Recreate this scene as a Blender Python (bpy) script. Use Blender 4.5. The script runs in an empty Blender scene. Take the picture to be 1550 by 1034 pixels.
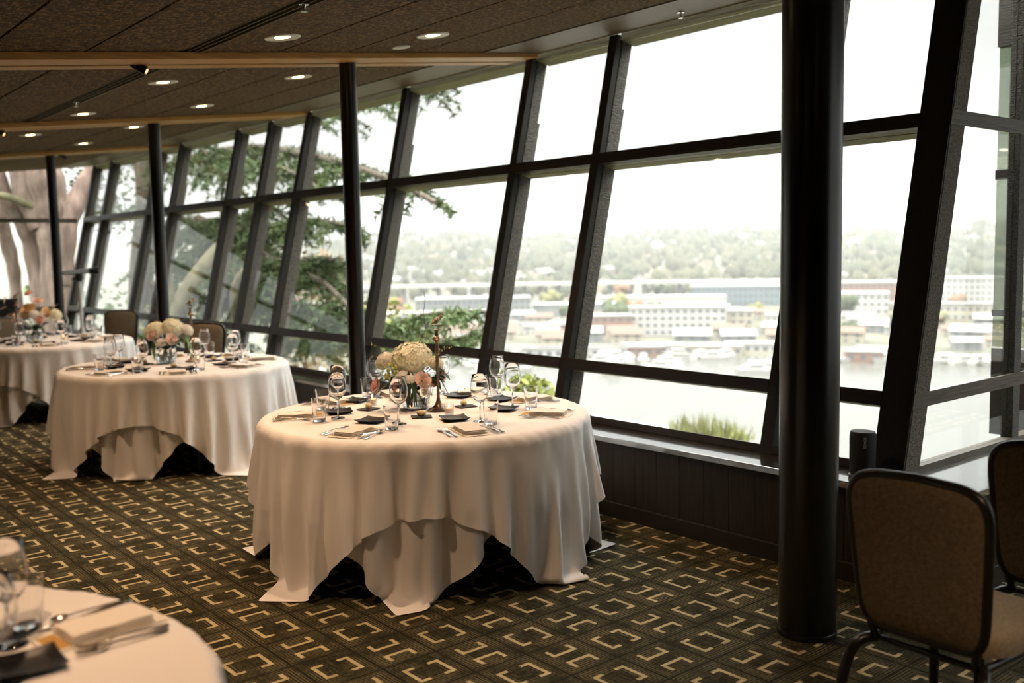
import bpy, bmesh, math, random
import numpy as np
from mathutils import Vector, Matrix, noise

# ------------------------------------------------------------------ camera, sky, exposure
scene = bpy.context.scene
COL = scene.collection
cam_data = bpy.data.cameras.new('camera')
cam = bpy.data.objects.new('camera', cam_data); COL.objects.link(cam)
# rows: world axes seen from the camera (X = out through the windows, Y = along the window wall)
_c = np.array([775., 517.]); _v1 = np.array([-463., 402.6]); _v2 = np.array([2560., 347.])
_f = math.sqrt(-float((_v1 - _c) @ (_v2 - _c)))
def _ray(v): a = np.array([v[0] - _c[0], -(v[1] - _c[1]), -_f]); return a / np.linalg.norm(a)
_Y = _ray(_v1); _X = _ray(_v2); _X -= _Y * (_X @ _Y); _X /= np.linalg.norm(_X); _Z = np.cross(_X, _Y)
R3 = Matrix([list(map(float, _X)), list(map(float, _Y)), list(map(float, _Z))])
cam.matrix_world = Matrix.Translation((0, 0, 1.6)) @ R3.to_4x4()
cam_data.sensor_width = 36.0
cam_data.lens = _f / 1550.0 * 36.0
cam_data.clip_end = 6000
cam_data.clip_start = 0.05
cam_data.dof.use_dof = True
cam_data.dof.focus_distance = 4.55
cam_data.dof.aperture_fstop = 1.75
scene.camera = cam

scene.view_settings.view_transform = 'Standard'
scene.view_settings.look = 'None'
scene.view_settings.gamma = 1.0
scene.view_settings.use_curve_mapping = False
scene.view_settings.exposure = 0.88
scene.cycles.max_bounces = 10
scene.cycles.transmission_bounces = 8
scene.cycles.transparent_max_bounces = 16
scene.cycles.diffuse_bounces = 4
scene.cycles.volume_bounces = 0
scene.cycles.caustics_reflective = False
scene.cycles.caustics_refractive = False
scene.cycles.sample_clamp_indirect = 4.0

SKY_HIGH = 8.2
POWER_NEAR, POWER_FAR = 52, 30
world = bpy.data.worlds.new('overcast_sky'); scene.world = world; world.use_nodes = True
nt = world.node_tree; nt.nodes.clear()
o_ = nt.nodes.new('ShaderNodeOutputWorld'); b_ = nt.nodes.new('ShaderNodeBackground')
tc = nt.nodes.new('ShaderNodeTexCoord'); sp = nt.nodes.new('ShaderNodeSeparateXYZ')
rp = nt.nodes.new('ShaderNodeValToRGB')
cr = rp.color_ramp
cr.elements[0].position = 0.0; cr.elements[0].color = (0.066, 0.066, 0.0645, 1)
cr.elements[1].position = 1.0; cr.elements[1].color = (1, .985, .95, 1)
e = cr.elements.new(0.27); e.color = (0.066, 0.0658, 0.0643, 1)
e = cr.elements.new(0.50); e.color = (0.50, 0.495, 0.48, 1)
ns = nt.nodes.new('ShaderNodeTexNoise'); ns.inputs['Scale'].default_value = 2.2; ns.inputs['Detail'].default_value = 4
mp = nt.nodes.new('ShaderNodeMapping'); mp.inputs['Scale'].default_value = (1, 1, 3.5)
mr = nt.nodes.new('ShaderNodeMapRange'); mr.inputs['To Min'].default_value = 0.93; mr.inputs['To Max'].default_value = 1.05
mul = nt.nodes.new('ShaderNodeMath'); mul.operation = 'MULTIPLY'; mul.inputs[1].default_value = SKY_HIGH
L = nt.links.new
L(tc.outputs['Generated'], sp.inputs[0]); L(sp.outputs['Z'], rp.inputs[0]); L(rp.outputs[0], b_.inputs[0])
L(tc.outputs['Generated'], mp.inputs[0]); L(mp.outputs[0], ns.inputs['Vector']); L(ns.outputs['Fac'], mr.inputs['Value'])
L(mr.outputs[0], mul.inputs[0]); L(mul.outputs[0], b_.inputs[1]); L(b_.outputs[0], o_.inputs[0])

# ------------------------------------------------------------------ helpers
random.seed(11)
def lin(h):
    h = h.lstrip('#'); v = [int(h[i:i+2], 16) / 255 for i in (0, 2, 4)]
    return tuple((x / 12.92 if x <= .04045 else ((x + .055) / 1.055) ** 2.4) for x in v) + (1,)
MATS = {}
def mat(name, color=(.5, .5, .5), rough=.5, metal=0, spec=.5, trans=0, ior=1.45, coat=0, sheen=0, alpha=None,
        var=0, vscale=8, bump=0, bscale=60, stretch=(1, 1, 1), color2=None, emit=None, estr=0, sss=0, detail=4):
    if name in MATS: return MATS[name]
    m = bpy.data.materials.new(name); m.use_nodes = True; t = m.node_tree; p = t.nodes['Principled BSDF']
    c = tuple(color) + (1,) if len(color) == 3 else color
    p.inputs['Base Color'].default_value = c; p.inputs['Roughness'].default_value = rough
    p.inputs['Metallic'].default_value = metal; p.inputs['Specular IOR Level'].default_value = spec
    p.inputs['Transmission Weight'].default_value = trans; p.inputs['IOR'].default_value = ior
    p.inputs['Coat Weight'].default_value = coat; p.inputs['Sheen Weight'].default_value = sheen
    if emit: p.inputs['Emission Color'].default_value = tuple(emit) + (1,); p.inputs['Emission Strength'].default_value = estr
    if sss: p.inputs['Subsurface Weight'].default_value = sss; p.inputs['Subsurface Radius'].default_value = (.02, .015, .01)
    if var or bump or color2:
        tcn = t.nodes.new('ShaderNodeTexCoord'); mpn = t.nodes.new('ShaderNodeMapping'); mpn.inputs['Scale'].default_value = stretch
        t.links.new(tcn.outputs['Object'], mpn.inputs[0])
        if var or color2:
            n = t.nodes.new('ShaderNodeTexNoise'); n.inputs['Scale'].default_value = vscale; n.inputs['Detail'].default_value = detail
            t.links.new(mpn.outputs[0], n.inputs['Vector'])
            r = t.nodes.new('ShaderNodeValToRGB'); r.color_ramp.elements[0].position = .3; r.color_ramp.elements[1].position = .7
            c2 = (tuple(color2) + (1,)) if color2 is not None else tuple(min(1, x * (1 + var)) for x in c[:3]) + (1,)
            c1 = c if color2 is not None else tuple(x * (1 - var) for x in c[:3]) + (1,)
            r.color_ramp.elements[0].color = c1; r.color_ramp.elements[1].color = c2
            t.links.new(n.outputs['Fac'], r.inputs[0]); t.links.new(r.outputs[0], p.inputs['Base Color'])
        if bump:
            n = t.nodes.new('ShaderNodeTexNoise'); n.inputs['Scale'].default_value = bscale; n.inputs['Detail'].default_value = 5
            t.links.new(mpn.outputs[0], n.inputs['Vector'])
            b = t.nodes.new('ShaderNodeBump'); b.inputs['Strength'].default_value = bump; b.inputs['Distance'].default_value = .02
            t.links.new(n.outputs['Fac'], b.inputs['Height']); t.links.new(b.outputs[0], p.inputs['Normal'])
    MATS[name] = m
    return m

class MB:
    """collects faces, builds one mesh object"""
    def __init__(s): s.v = []; s.f = []
    def add(s, vs, fs):
        n = len(s.v); s.v.extend([tuple(v) for v in vs]); s.f.extend([tuple(i + n for i in f) for f in fs]); return s
    def box(s, a, b, rot=0, c=None):
        x0, y0, z0 = a; x1, y1, z1 = b
        v = [(x0, y0, z0), (x1, y0, z0), (x1, y1, z0), (x0, y1, z0), (x0, y0, z1), (x1, y0, z1), (x1, y1, z1), (x0, y1, z1)]
        if rot:
            cx, cy = c if c else ((x0 + x1) / 2, (y0 + y1) / 2); C, S = math.cos(rot), math.sin(rot)
            v = [(cx + (x - cx) * C - (y - cy) * S, cy + (x - cx) * S + (y - cy) * C, z) for x, y, z in v]
        return s.add(v, [(0, 3, 2, 1), (4, 5, 6, 7), (0, 1, 5, 4), (1, 2, 6, 5), (2, 3, 7, 6), (3, 0, 4, 7)])
    def hexa(s, v):  # 8 corners: bottom 4 ccw, top 4 ccw
        return s.add(v, [(0, 3, 2, 1), (4, 5, 6, 7), (0, 1, 5, 4), (1, 2, 6, 5), (2, 3, 7, 6), (3, 0, 4, 7)])
    def lathe(s, prof, c=(0, 0, 0), n=24, cap=False, sx=1, sy=1):
        vs = []; fs = []
        for r, z in prof:
            for i in range(n):
                a = 2 * math.pi * i / n; vs.append((c[0] + r * sx * math.cos(a), c[1] + r * sy * math.sin(a), c[2] + z))
        for j in range(len(prof) - 1):
            for i in range(n):
                k = (i + 1) % n; fs.append((j * n + i, j * n + k, (j + 1) * n + k, (j + 1) * n + i))
        if cap: fs.append(tuple(reversed(range(n)))); fs.append(tuple(range((len(prof) - 1) * n, len(prof) * n)))
        return s.add(vs, fs)
    def tube(s, pts, r, n=8, cap=True, flat=1.0):
        pts = [Vector(p) for p in pts]; m = len(pts)
        rs = r if isinstance(r, (list, tuple)) else [r] * m
        vs = []; fs = []; up = Vector((0, 0, 1)); side = None
        for i, p in enumerate(pts):
            d = (pts[min(i + 1, m - 1)] - pts[max(i - 1, 0)])
            d = d.normalized() if d.length > 1e-9 else Vector((0, 0, 1))
            if side is None:
                side = d.cross(up); side = Vector((1, 0, 0)) if side.length < .05 else side
            side = (side - d * side.dot(d)).normalized(); t = d.cross(side)
            for k in range(n):
                a = 2 * math.pi * k / n; vs.append(p + side * rs[i] * math.cos(a) + t * rs[i] * flat * math.sin(a))
        for j in range(m - 1):
            for k in range(n):
                q = (k + 1) % n; fs.append((j * n + k, j * n + q, (j + 1) * n + q, (j + 1) * n + k))
        if cap: fs.append(tuple(reversed(range(n)))); fs.append(tuple(range((m - 1) * n, m * n)))
        return s.add(vs, fs)
    def ball(s, c, r, n=10, m=7, sc=(1, 1, 1)):
        prof = [(max(1e-4, r * math.sin(math.pi * j / m)), -r * math.cos(math.pi * j / m)) for j in range(m + 1)]
        return s.lathe([(a, b * sc[2]) for a, b in prof], c, n, sx=sc[0], sy=sc[1])
    def build(s, name, m, parent=None, smooth=False, bevel=0, loc=None, sub=0):
        me = bpy.data.meshes.new(name); me.from_pydata([tuple(v) for v in s.v], [], s.f); me.update()
        if m: me.materials.append(m)
        if smooth:
            me.polygons.foreach_set('use_smooth', [True] * len(me.polygons))
            try: me.set_sharp_from_angle(angle=math.radians(50))
            except Exception: pass
        ob = bpy.data.objects.new(name, me); COL.objects.link(ob)
        if parent: ob.parent = parent
        if loc: ob.location = loc
        if bevel:
            bm = ob.modifiers.new('bevel', 'BEVEL'); bm.width = bevel; bm.segments = 2; bm.limit_method = 'ANGLE'
        if sub:
            sm = ob.modifiers.new('sub', 'SUBSURF'); sm.levels = sub; sm.render_levels = sub
        return ob
def tag(o, label=None, cat=None, group=None, kind=None):
    if label: o['label'] = label
    if cat: o['category'] = cat
    if group: o['group'] = group
    if kind: o['kind'] = kind
    return o
def empty(name, loc=(0, 0, 0), rz=0, label=None, cat=None, group=None, kind=None):
    o = bpy.data.objects.new(name, None); COL.objects.link(o); o.location = loc; o.rotation_euler = (0, 0, rz)
    o.empty_display_size = .1
    return tag(o, label, cat, group, kind)
def copy_tree(o, parent=None):
    c = o.copy(); COL.objects.link(c)
    if parent: c.parent = parent
    for ch in list(o.children): copy_tree(ch, c)
    return c
class Once:
    """first call gives the prototype itself, later calls give copies"""
    def __init__(s, make): s.make = make; s.proto = None
    def __call__(s, loc, rz, label, cat, group=None, scale=None):
        if s.proto is None: s.proto = s.make(); o = s.proto
        else: o = copy_tree(s.proto)
        o.location = loc; o.rotation_euler = (0, 0, rz)
        if scale: o.scale = scale
        for k in ('group',):
            if k in o: del o[k]
        return tag(o, label, cat, group)
def interp(a, b, t): return tuple(x + (y - x) * t for x, y in zip(a, b))
def smooth_path(pts, n=6):
    P = [Vector(p) for p in pts]; out = []
    for i in range(len(P) - 1):
        p0 = P[max(i - 1, 0)]; p1 = P[i]; p2 = P[i + 1]; p3 = P[min(i + 2, len(P) - 1)]
        for k in range(n):
            t = k / n
            out.append(.5 * ((2 * p1) + (-p0 + p2) * t + (2 * p0 - 5 * p1 + 4 * p2 - p3) * t * t + (-p0 + 3 * p1 - 3 * p2 + p3) * t ** 3))
    out.append(P[-1]); return out

# node-expression helper
class NX:
    def __init__(s, t): s.t = t
    def m(s, op, a, b=None, c=None):
        n = s.t.nodes.new('ShaderNodeMath'); n.operation = op
        for i, x in enumerate((a, b, c)):
            if x is None: continue
            if isinstance(x, (int, float)): n.inputs[i].default_value = x
            else: s.t.links.new(x, n.inputs[i])
        return n.outputs[0]
    def mix(s, f, a, b):
        n = s.t.nodes.new('ShaderNodeMix'); n.data_type = 'RGBA'
        for k, x in ((0, f), (6, a), (7, b)):
            if isinstance(x, (int, float, tuple)): n.inputs[k].default_value = x if isinstance(x, (int, float)) else (tuple(x) + (1,))[:4]
            else: s.t.links.new(x, n.inputs[k])
        return n.outputs[2]
    def noise(s, vec, scale, detail=3, rough=.5):
        n = s.t.nodes.new('ShaderNodeTexNoise'); n.inputs['Scale'].default_value = scale; n.inputs['Detail'].default_value = detail
        n.inputs['Roughness'].default_value = rough; s.t.links.new(vec, n.inputs['Vector']); return n.outputs['Fac']
    def scale(s, vec, sc):
        n = s.t.nodes.new('ShaderNodeMapping'); n.inputs['Scale'].default_value = sc; s.t.links.new(vec, n.inputs[0]); return n.outputs[0]
    def rng(s, x, a, b, c=0., d=1.):
        n = s.t.nodes.new('ShaderNodeMapRange'); s.t.links.new(x, n.inputs[0])
        for i, q in enumerate((a, b, c, d)): n.inputs[i + 1].default_value = q
        return n.outputs[0]

# ------------------------------------------------------------------ materials of the room
def carpet_material():
    m = bpy.data.materials.new('carpet'); m.use_nodes = True; t = m.node_tree; p = t.nodes['Principled BSDF']; x = NX(t)
    tcn = t.nodes.new('ShaderNodeTexCoord'); V = tcn.outputs['Object']
    sep = t.nodes.new('ShaderNodeSeparateXYZ'); t.links.new(V, sep.inputs[0])
    wob = x.m('MULTIPLY', x.m('SUBTRACT', x.noise(V, 60, 2), .5), .006)
    u = x.m('DIVIDE', x.m('ADD', x.m('SUBTRACT', sep.outputs[0], 3.18 - 25.0), wob), .25)
    v = x.m('DIVIDE', x.m('ADD', x.m('SUBTRACT', sep.outputs[1], 3.1375 - 26.5), wob), .265)
    iu = x.m('FLOOR', u); iv = x.m('FLOOR', v)
    par = x.m('MODULO', x.m('ADD', iu, iv), 2.0)
    lx = x.m('MULTIPLY', x.m('SUBTRACT', x.m('FRACT', u), .5), .25); ly = x.m('MULTIPLY', x.m('SUBTRACT', x.m('FRACT', v), .5), .265)
    ax = x.m('ABSOLUTE', lx); ay = x.m('ABSOLUTE', ly)
    def band(q, c, w): return x.m('LESS_THAN', x.m('ABSOLUTE', x.m('SUBTRACT', q, c)), w)
    def lt(q, c): return x.m('LESS_THAN', q, c)
    def gt(q, c): return x.m('GREATER_THAN', q, c)
    def AND(a, b): return x.m('MULTIPLY', a, b)
    def OR(a, b): return x.m('MAXIMUM', a, b)
    A = OR(AND(band(ax, .075, .0085), lt(ay, .067)), AND(band(ay, .0585, .0085), AND(gt(ax, .032), lt(ax, .0835))))
    B = OR(AND(band(ay, .040, .0085), lt(ax, .063)), AND(band(ax, .0545, .0085), AND(gt(ay, .0315), lt(ay, .093))))
    mask = OR(AND(A, x.m('SUBTRACT', 1.0, par)), AND(B, par))
    # thin contour lines echoing the brackets and streaks along the pile
    cheb = x.m('MAXIMUM', ax, x.m('MULTIPLY', ay, .94))
    ring = x.m('LESS_THAN', x.m('FRACT', x.m('MULTIPLY', cheb, 78.0)), .38)
    ring = AND(ring, AND(gt(cheb, .050), lt(cheb, .118)))
    streak = x.noise(x.scale(V, (14, 150, 1)), 1.0, 3); streak2 = x.noise(x.scale(V, (150, 14, 1)), 1.0, 3)
    st = x.rng(x.m('MULTIPLY', x.m('MAXIMUM', streak, streak2), 1.0), .5, .72)
    patch = x.rng(x.noise(V, 7.0, 2), .38, .6)
    base = x.mix(st, (.017, .0155, .0075), (.088, .078, .036))
    edge = gt(cheb, .118)
    base = x.mix(x.m('MULTIPLY', edge, .75), base, (.014, .0125, .007))
    base = x.mix(AND(AND(ring, patch), .65), base, (.20, .17, .095))
    br = x.mix(x.rng(x.noise(V, 30, 3), .3, .75), (.38, .31, .165), (.60, .50, .29))
    colr = x.mix(mask, base, br)
    t.links.new(colr, p.inputs['Base Color']); p.inputs['Roughness'].default_value = .95; p.inputs['Specular IOR Level'].default_value = .12
    b = t.nodes.new('ShaderNodeBump'); b.inputs['Strength'].default_value = .5; b.inputs['Distance'].default_value = .004
    t.links.new(x.noise(V, 420, 2), b.inputs['Height']); t.links.new(b.outputs[0], p.inputs['Normal'])
    return m
def ceiling_material():
    m = bpy.data.materials.new('wood_wool_panel'); m.use_nodes = True; t = m.node_tree; p = t.nodes['Principled BSDF']; x = NX(t)
    tcn = t.nodes.new('ShaderNodeTexCoord'); V = tcn.outputs['Object']
    w = x.noise(x.scale(V, (1, 1, .1)), 5, 2)
    a = x.noise(x.scale(V, (80, 26, 1)), 1, 4, .7); c = x.noise(x.scale(V, (26, 80, 1)), 1, 4, .7)
    f = x.rng(x.m('MAXIMUM', a, c), .50, .66)
    t.links.new(x.mix(f, (.032, .017, .005), (.46, .26, .085)), p.inputs['Base Color'])
    p.inputs['Roughness'].default_value = .9
    b = t.nodes.new('ShaderNodeBump'); b.inputs['Strength'].default_value = .8; b.inputs['Distance'].default_value = .01
    t.links.new(f, b.inputs['Height']); t.links.new(b.outputs[0], p.inputs['Normal'])
    return m
def glass_pane_material(name='window_glass', tint=(.97, .985, .975), extra=0.0):
    m = bpy.data.materials.new(name); m.use_nodes = True; t = m.node_tree; t.nodes.clear()
    o = t.nodes.new('ShaderNodeOutputMaterial'); mx = t.nodes.new('ShaderNodeMixShader')
    tr = t.nodes.new('ShaderNodeBsdfTransparent'); gl = t.nodes.new('ShaderNodeBsdfGlossy'); fr = t.nodes.new('ShaderNodeLayerWeight')
    tr.inputs[0].default_value = tint + (1,); gl.inputs['Roughness'].default_value = 0.0; fr.inputs[0].default_value = .5
    x = NX(t); f = x.m('MINIMUM', x.m('ADD', x.m('MULTIPLY', x.m('POWER', fr.outputs['Facing'], 5.0), .9), .035 + extra), 1.0)
    t.links.new(f, mx.inputs[0]); t.links.new(tr.outputs[0], mx.inputs[1]); t.links.new(gl.outputs[0], mx.inputs[2]); t.links.new(mx.outputs[0], o.inputs[0])
    return m
def rough_timber(name, c1, c2, rough=.55, along='z', bump=.5):
    st = {'z': (90, 90, 5), 'y': (90, 4, 90), 'x': (4, 90, 90), 'saw': (60, 60, 130)}[along]
    return mat(name, c1, rough, color2=c2, vscale=1, stretch=st, bump=bump, bscale=1, spec=.4, detail=5)

CARPET = carpet_material(); CEIL = ceiling_material(); PANE = glass_pane_material()
POST = rough_timber('dark_stained_timber', (.026, .022, .016), (.105, .090, .068), along='saw', rough=.5)  # dark stain set paler to carry the window light on post sides
CAP = rough_timber('shade_darkened_board', (.010, .0075, .0055), (.020, .015, .011), rough=.5, along='z', bump=.1)  # same wood as the posts, darkened for their shaded room side
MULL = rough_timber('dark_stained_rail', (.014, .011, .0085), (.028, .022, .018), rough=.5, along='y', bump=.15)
SAWN = rough_timber('lightened_sawn_timber', (.075, .063, .048), (.26, .225, .175), along='saw', rough=.6)  # rough sawn corner timber, colour lightened for the daylight striking it
MULLX = rough_timber('lightened_rail', (.10, .085, .066), (.20, .172, .135), rough=.5, along='x', bump=.25)  # rail wood lightened to stand in for daylight on the return side
OUTRAIL = rough_timber('daylit_outer_rail', (.17, .165, .095), (.30, .29, .18), along='y', rough=.7, bump=.2)  # same dark wood, coloured paler olive to hold the outdoor light
SILL = mat('satin_dark_sill', (.030, .025, .020), rough=.14, spec=1.0, coat=1.0, ior=2.3, var=.2, vscale=3)
WAINS = rough_timber('dark_wainscot', (.012, .009, .007), (.030, .022, .016), along='z', rough=.6, bump=.2)
BASEB = mat('dark_baseboard', (.016, .012, .009), rough=.5)
BEAM = rough_timber('honey_fir', (.42, .215, .060), (.64, .37, .115), along='x', rough=.45, bump=.08)
BEAMSIDE = BEAM
SOFFIT = rough_timber('brown_soffit_board', (.070, .042, .020), (.15, .095, .048), along='y', rough=.5, bump=.12)
BLACKM = mat('black_metal', (.010, .0095, .009), rough=.32, spec=.55, metal=0)
COLM = mat('black_painted_steel_column', (.0045, .0036, .0028), rough=.28, spec=.7)
DARKGAP = mat('black_groove', (.004, .004, .004), rough=.8)
WHITEP = mat('white_enamel_trim', (.72, .70, .64), rough=.4)

# ------------------------------------------------------------------ room shell
A0, B0 = 4.258, .23                    # inner face of the leaning window wall: X = A0 + B0 z
YC = 2.347                             # inner face of the return wall's frame
YEND = 16.42
def cz(X): return 3.07 - .11 * (4.97 - X)
tag(MB().box((-6, -5, -.12), (4.36, 16.6, 0)).box((4.36, -5, -.12), (9.2, 2.34, 0)).build('floor', CARPET), kind='structure')
# ceiling panels (with open joints) and the dark deck above them
joints = [-6.0, -4.9, -3.8, -2.7, -1.6, -.5, .12, .66, 1.20, 1.70, 2.22, 2.34, 2.83, 3.31, 3.85, 4.40]
m = MB()
for i in range(len(joints) - 1):
    if joints[i] == 2.22: continue
    xa, xb = joints[i] + .008, joints[i + 1] - .008
    m.hexa([(xa, -5, cz(xa)), (xb, -5, cz(xb)), (xb, 16.5, cz(xb)), (xa, 16.5, cz(xa)),
            (xa, -5, cz(xa) + .03), (xb, -5, cz(xb) + .03), (xb, 16.5, cz(xb) + .03), (xa, 16.5, cz(xa) + .03)])
tag(m.build('ceiling', CEIL), kind='structure')
xa, xb = -6.2, 9.2
tag(MB().hexa([(xa, -5.2, cz(xa) + .045), (4.95, -5.2, cz(4.95) + .045), (4.95, 16.6, cz(4.95) + .045), (xa, 16.6, cz(xa) + .045),
    (xa, -5.2, cz(xa) + .2), (4.95, -5.2, cz(4.95) + .2), (4.95, 16.6, cz(4.95) + .2), (xa, 16.6, cz(xa) + .2)]).build('ceiling', DARKGAP), kind='structure')
m = MB()
for q0, q1, y0, y1 in ((4.41, 4.985, -5, 16.5), (4.99, 9.2, -2.0, 2.5)):
    m.hexa([(q0, y0, cz(q0) - .004), (q1, y0, cz(q1) - .004), (q1, y1, cz(q1) - .004), (q0, y1, cz(q0) - .004),
            (q0, y0, cz(q0) + .19), (q1, y0, cz(q1) + .19), (q1, y1, cz(q1) + .19), (q0, y1, cz(q0) + .19)])
tag(m.build('trim_1', SOFFIT), kind='structure')

# knee walls, baseboard, sill
def boards(m, x, y0, y1, z0, z1, ax='x', w=.17, th=.02):
    y = y0; k = 0
    while y < y1 - .01:
        e = min(y + w, y1)
        if ax == 'x': m.box((x, y + .0015, z0), (x + th, e - .0015, z1))
        else: m.box((y + .0015, x, z0), (e - .0015, x + th, z1))
        y = e
m = MB(); m.box((4.147, 2.03, 0), (4.36, YEND, .44)); boards(m, 4.127, 2.0, YEND, .0, .45)
tag(m.build('wall_right', WAINS), kind='structure')
m = MB(); m.box((4.14, 2.021, 0), (9.2, 2.34, .44)); boards(m, 2.0, 4.127, 9.2, .0, .45, ax='y')
tag(m.build('wall_nook', WAINS), kind='structure')
tag(MB().box((4.110, 1.984, 0), (4.1265, YEND, .092)).build('baseboard_right', BASEB, bevel=.003), kind='structure')
tag(MB().box((4.11, 1.984, 0), (9.2, 1.9995, .092)).build('baseboard_nook', BASEB, bevel=.003), kind='structure')
tag(MB().box((4.10, 2.36, .452), (4.42, YEND, .486)).build('trim_2', SILL, bevel=.004), kind='structure')
tag(MB().box((4.10, 1.98, .452), (9.2, 2.36, .486)).build('trim_3', SILL, bevel=.004), kind='structure')
# far walls of the room, behind and left of the camera
WALLM = rough_timber('walnut_panel', (.055, .034, .02), (.11, .07, .042), along='z', rough=.5)
tag(MB().box((-6.2, -5.2, 0), (-6, 16.6, 2.9)).build('wall_left', WALLM), kind='structure')
tag(MB().box((-6, -5.2, 0), (4.3, -5, 3.6)).box((4.3, -5.2, 0), (4.4, -1.8, 3.6)).box((4.4, -2.0, 0), (9.2, -1.8, .5)).box((4.4, -2.0, 3.2), (9.2, -1.8, 3.7)).build('wall_back', WALLM), kind='structure')
w = empty('window_24', kind='structure'); m = MB()  # unseen window, added here to light the corner post and return rails
for x in (4.4, 5.9, 7.5, 9.1): m.box((x, -1.96, .5), (x + .09, -1.8, 3.2))
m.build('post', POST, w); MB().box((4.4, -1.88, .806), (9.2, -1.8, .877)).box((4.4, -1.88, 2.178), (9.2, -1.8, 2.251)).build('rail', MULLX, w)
MB().box((4.4, -1.9, .5), (9.2, -1.895, 3.2)).build('pane', PANE, w)
tag(MB().box((9.2, -1.8, 0), (9.4, 2.6, .5)).box((9.2, -1.8, 3.2), (9.4, 2.6, 3.7)).build('wall_east', WALLM), kind='structure')
w = empty('window_23', kind='structure'); m = MB()  # unseen window added for daylight on the thick column and chairs
for y in (-1.79, .4, 2.2): m.box((9.2, y, .5), (9.36, y + .09, 3.2))
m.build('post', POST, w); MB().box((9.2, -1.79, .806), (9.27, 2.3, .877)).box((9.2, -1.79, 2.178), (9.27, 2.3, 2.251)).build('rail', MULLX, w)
MB().box((9.28, -1.79, .5), (9.285, 2.3, 3.2)).build('pane', PANE, w)

# leaning posts -------------------------------------------------------
def lean_prism(m, y0, y1, d0, d1, z0, z1):
    f = lambda d, z: A0 + B0 * z + d
    m.hexa([(f(d0, z0), y0, z0), (f(d1, z0), y0, z0), (f(d1, z0), y1, z0), (f(d0, z0), y1, z0),
            (f(d0, z1), y0, z1), (f(d1, z1), y0, z1), (f(d1, z1), y1, z1), (f(d0, z1), y1, z1)])
def rail_prism(m, y0, y1, z0, z1, d0, d1):
    # a rail square to the leaning plane
    n = Vector((1, 0, -B0)).normalized()
    def P(z, d): return (A0 + B0 * z + n.x * d, z + n.z * d)
    q = [P(z0, d0), P(z0, d1), P(z1, d1), P(z1, d0)]
    m.add([(X, y0, Z) for X, Z in q] + [(X, y1, Z) for X, Z in q],
          [(0, 1, 2, 3), (7, 6, 5, 4), (0, 4, 5, 1), (1, 5, 6, 2), (2, 6, 7, 3), (3, 7, 4, 0)])
FAR = [3.174, 4.854, 5.735, 7.43, 9.22, 10.09, 10.93, 12.66, 13.50, 15.42, 16.28]
def post(y1, n, w=.078):
    y0 = y1 - w; m = MB()
    c = MB(); lean_prism(c, y0, y1, 0, .048, .486, 3.06)
    lean_prism(m, y0 + .006, y1 - .006, .0485, .058, .486, 3.06); lean_prism(m, y0, y1, .058, .172, .486, 2.56); lean_prism(m, y0, y1, .058, .150, 2.56, 3.06)
    o = tag(m.build('trim_%d' % n, POST), kind='structure'); c.build('cap_board', CAP, o); return o
for i, y in enumerate(FAR): post(y, 10 + i)
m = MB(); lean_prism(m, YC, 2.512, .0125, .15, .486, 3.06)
o = tag(m.build('trim_9', SAWN), kind='structure'); m = MB(); lean_prism(m, YC + .002, 2.512, 0, .012, .486, 3.06); m.build('cap_board', CAP, o)  # thin dark layer puts shade on the post's room-side face
# bays: rails and panes
def win(n, y0, y1):
    w = empty('window_%d' % n, (0, 0, 0), kind='structure')
    for z0, z1 in ((.806, .877), (2.178, 2.251)):
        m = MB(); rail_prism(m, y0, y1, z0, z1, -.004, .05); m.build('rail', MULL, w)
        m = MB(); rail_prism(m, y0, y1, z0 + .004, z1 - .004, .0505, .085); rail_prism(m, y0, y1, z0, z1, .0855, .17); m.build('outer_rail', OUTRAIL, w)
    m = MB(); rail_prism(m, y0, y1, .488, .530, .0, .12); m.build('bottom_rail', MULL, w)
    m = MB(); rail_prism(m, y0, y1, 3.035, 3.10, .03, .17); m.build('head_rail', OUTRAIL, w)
    for z0, z1 in ((.53, .80), (.88, 2.176), (2.254, 3.03)):
        m = MB(); rail_prism(m, y0, y1, z0, z1, .062, .067); m.build('pane', PANE, w)
ys = [2.512] + FAR
for i in range(len(ys) - 1):
    win(i + 1, ys[i], ys[i + 1] - .078)
# return wall: upright frame with the same rail heights
n0 = 20
m = MB(); m.box((5.55, YC, .486), (5.63, YC + .065, 3.2)); m.box((7.3, YC, .486), (7.38, YC + .065, 3.2)); m.box((9.1, YC, .486), (9.2, YC + .065, 3.3))
w = empty('window_20', kind='structure')
m.build('post', POST, w)
m = MB()
def xin(z, d=0): return A0 + B0 * z + d
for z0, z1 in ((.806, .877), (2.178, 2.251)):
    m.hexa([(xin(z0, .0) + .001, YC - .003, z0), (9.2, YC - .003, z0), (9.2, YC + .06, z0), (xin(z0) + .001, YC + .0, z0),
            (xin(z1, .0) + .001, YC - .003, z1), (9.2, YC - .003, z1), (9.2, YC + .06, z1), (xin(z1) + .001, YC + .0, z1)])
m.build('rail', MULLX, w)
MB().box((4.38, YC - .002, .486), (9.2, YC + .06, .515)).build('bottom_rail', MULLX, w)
m = MB()
for z0, z1 in ((.515, .806), (.877, 2.178), (2.251, 3.05)):
    m.hexa([(xin(z0, .12), YC + .03, z0), (5.55, YC + .03, z0), (5.55, YC + .035, z0), (xin(z0, .12), YC + .035, z0),
            (xin(z1, .12), YC + .03, z1), (5.55, YC + .03, z1), (5.55, YC + .035, z1), (xin(z1, .12), YC + .035, z1)])
    m.box((5.63, YC + .03, z0), (7.3, YC + .035, z1)); m.box((7.38, YC + .03, z0), (9.1, YC + .035, z1))
m.build('pane', PANE, w)
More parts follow.
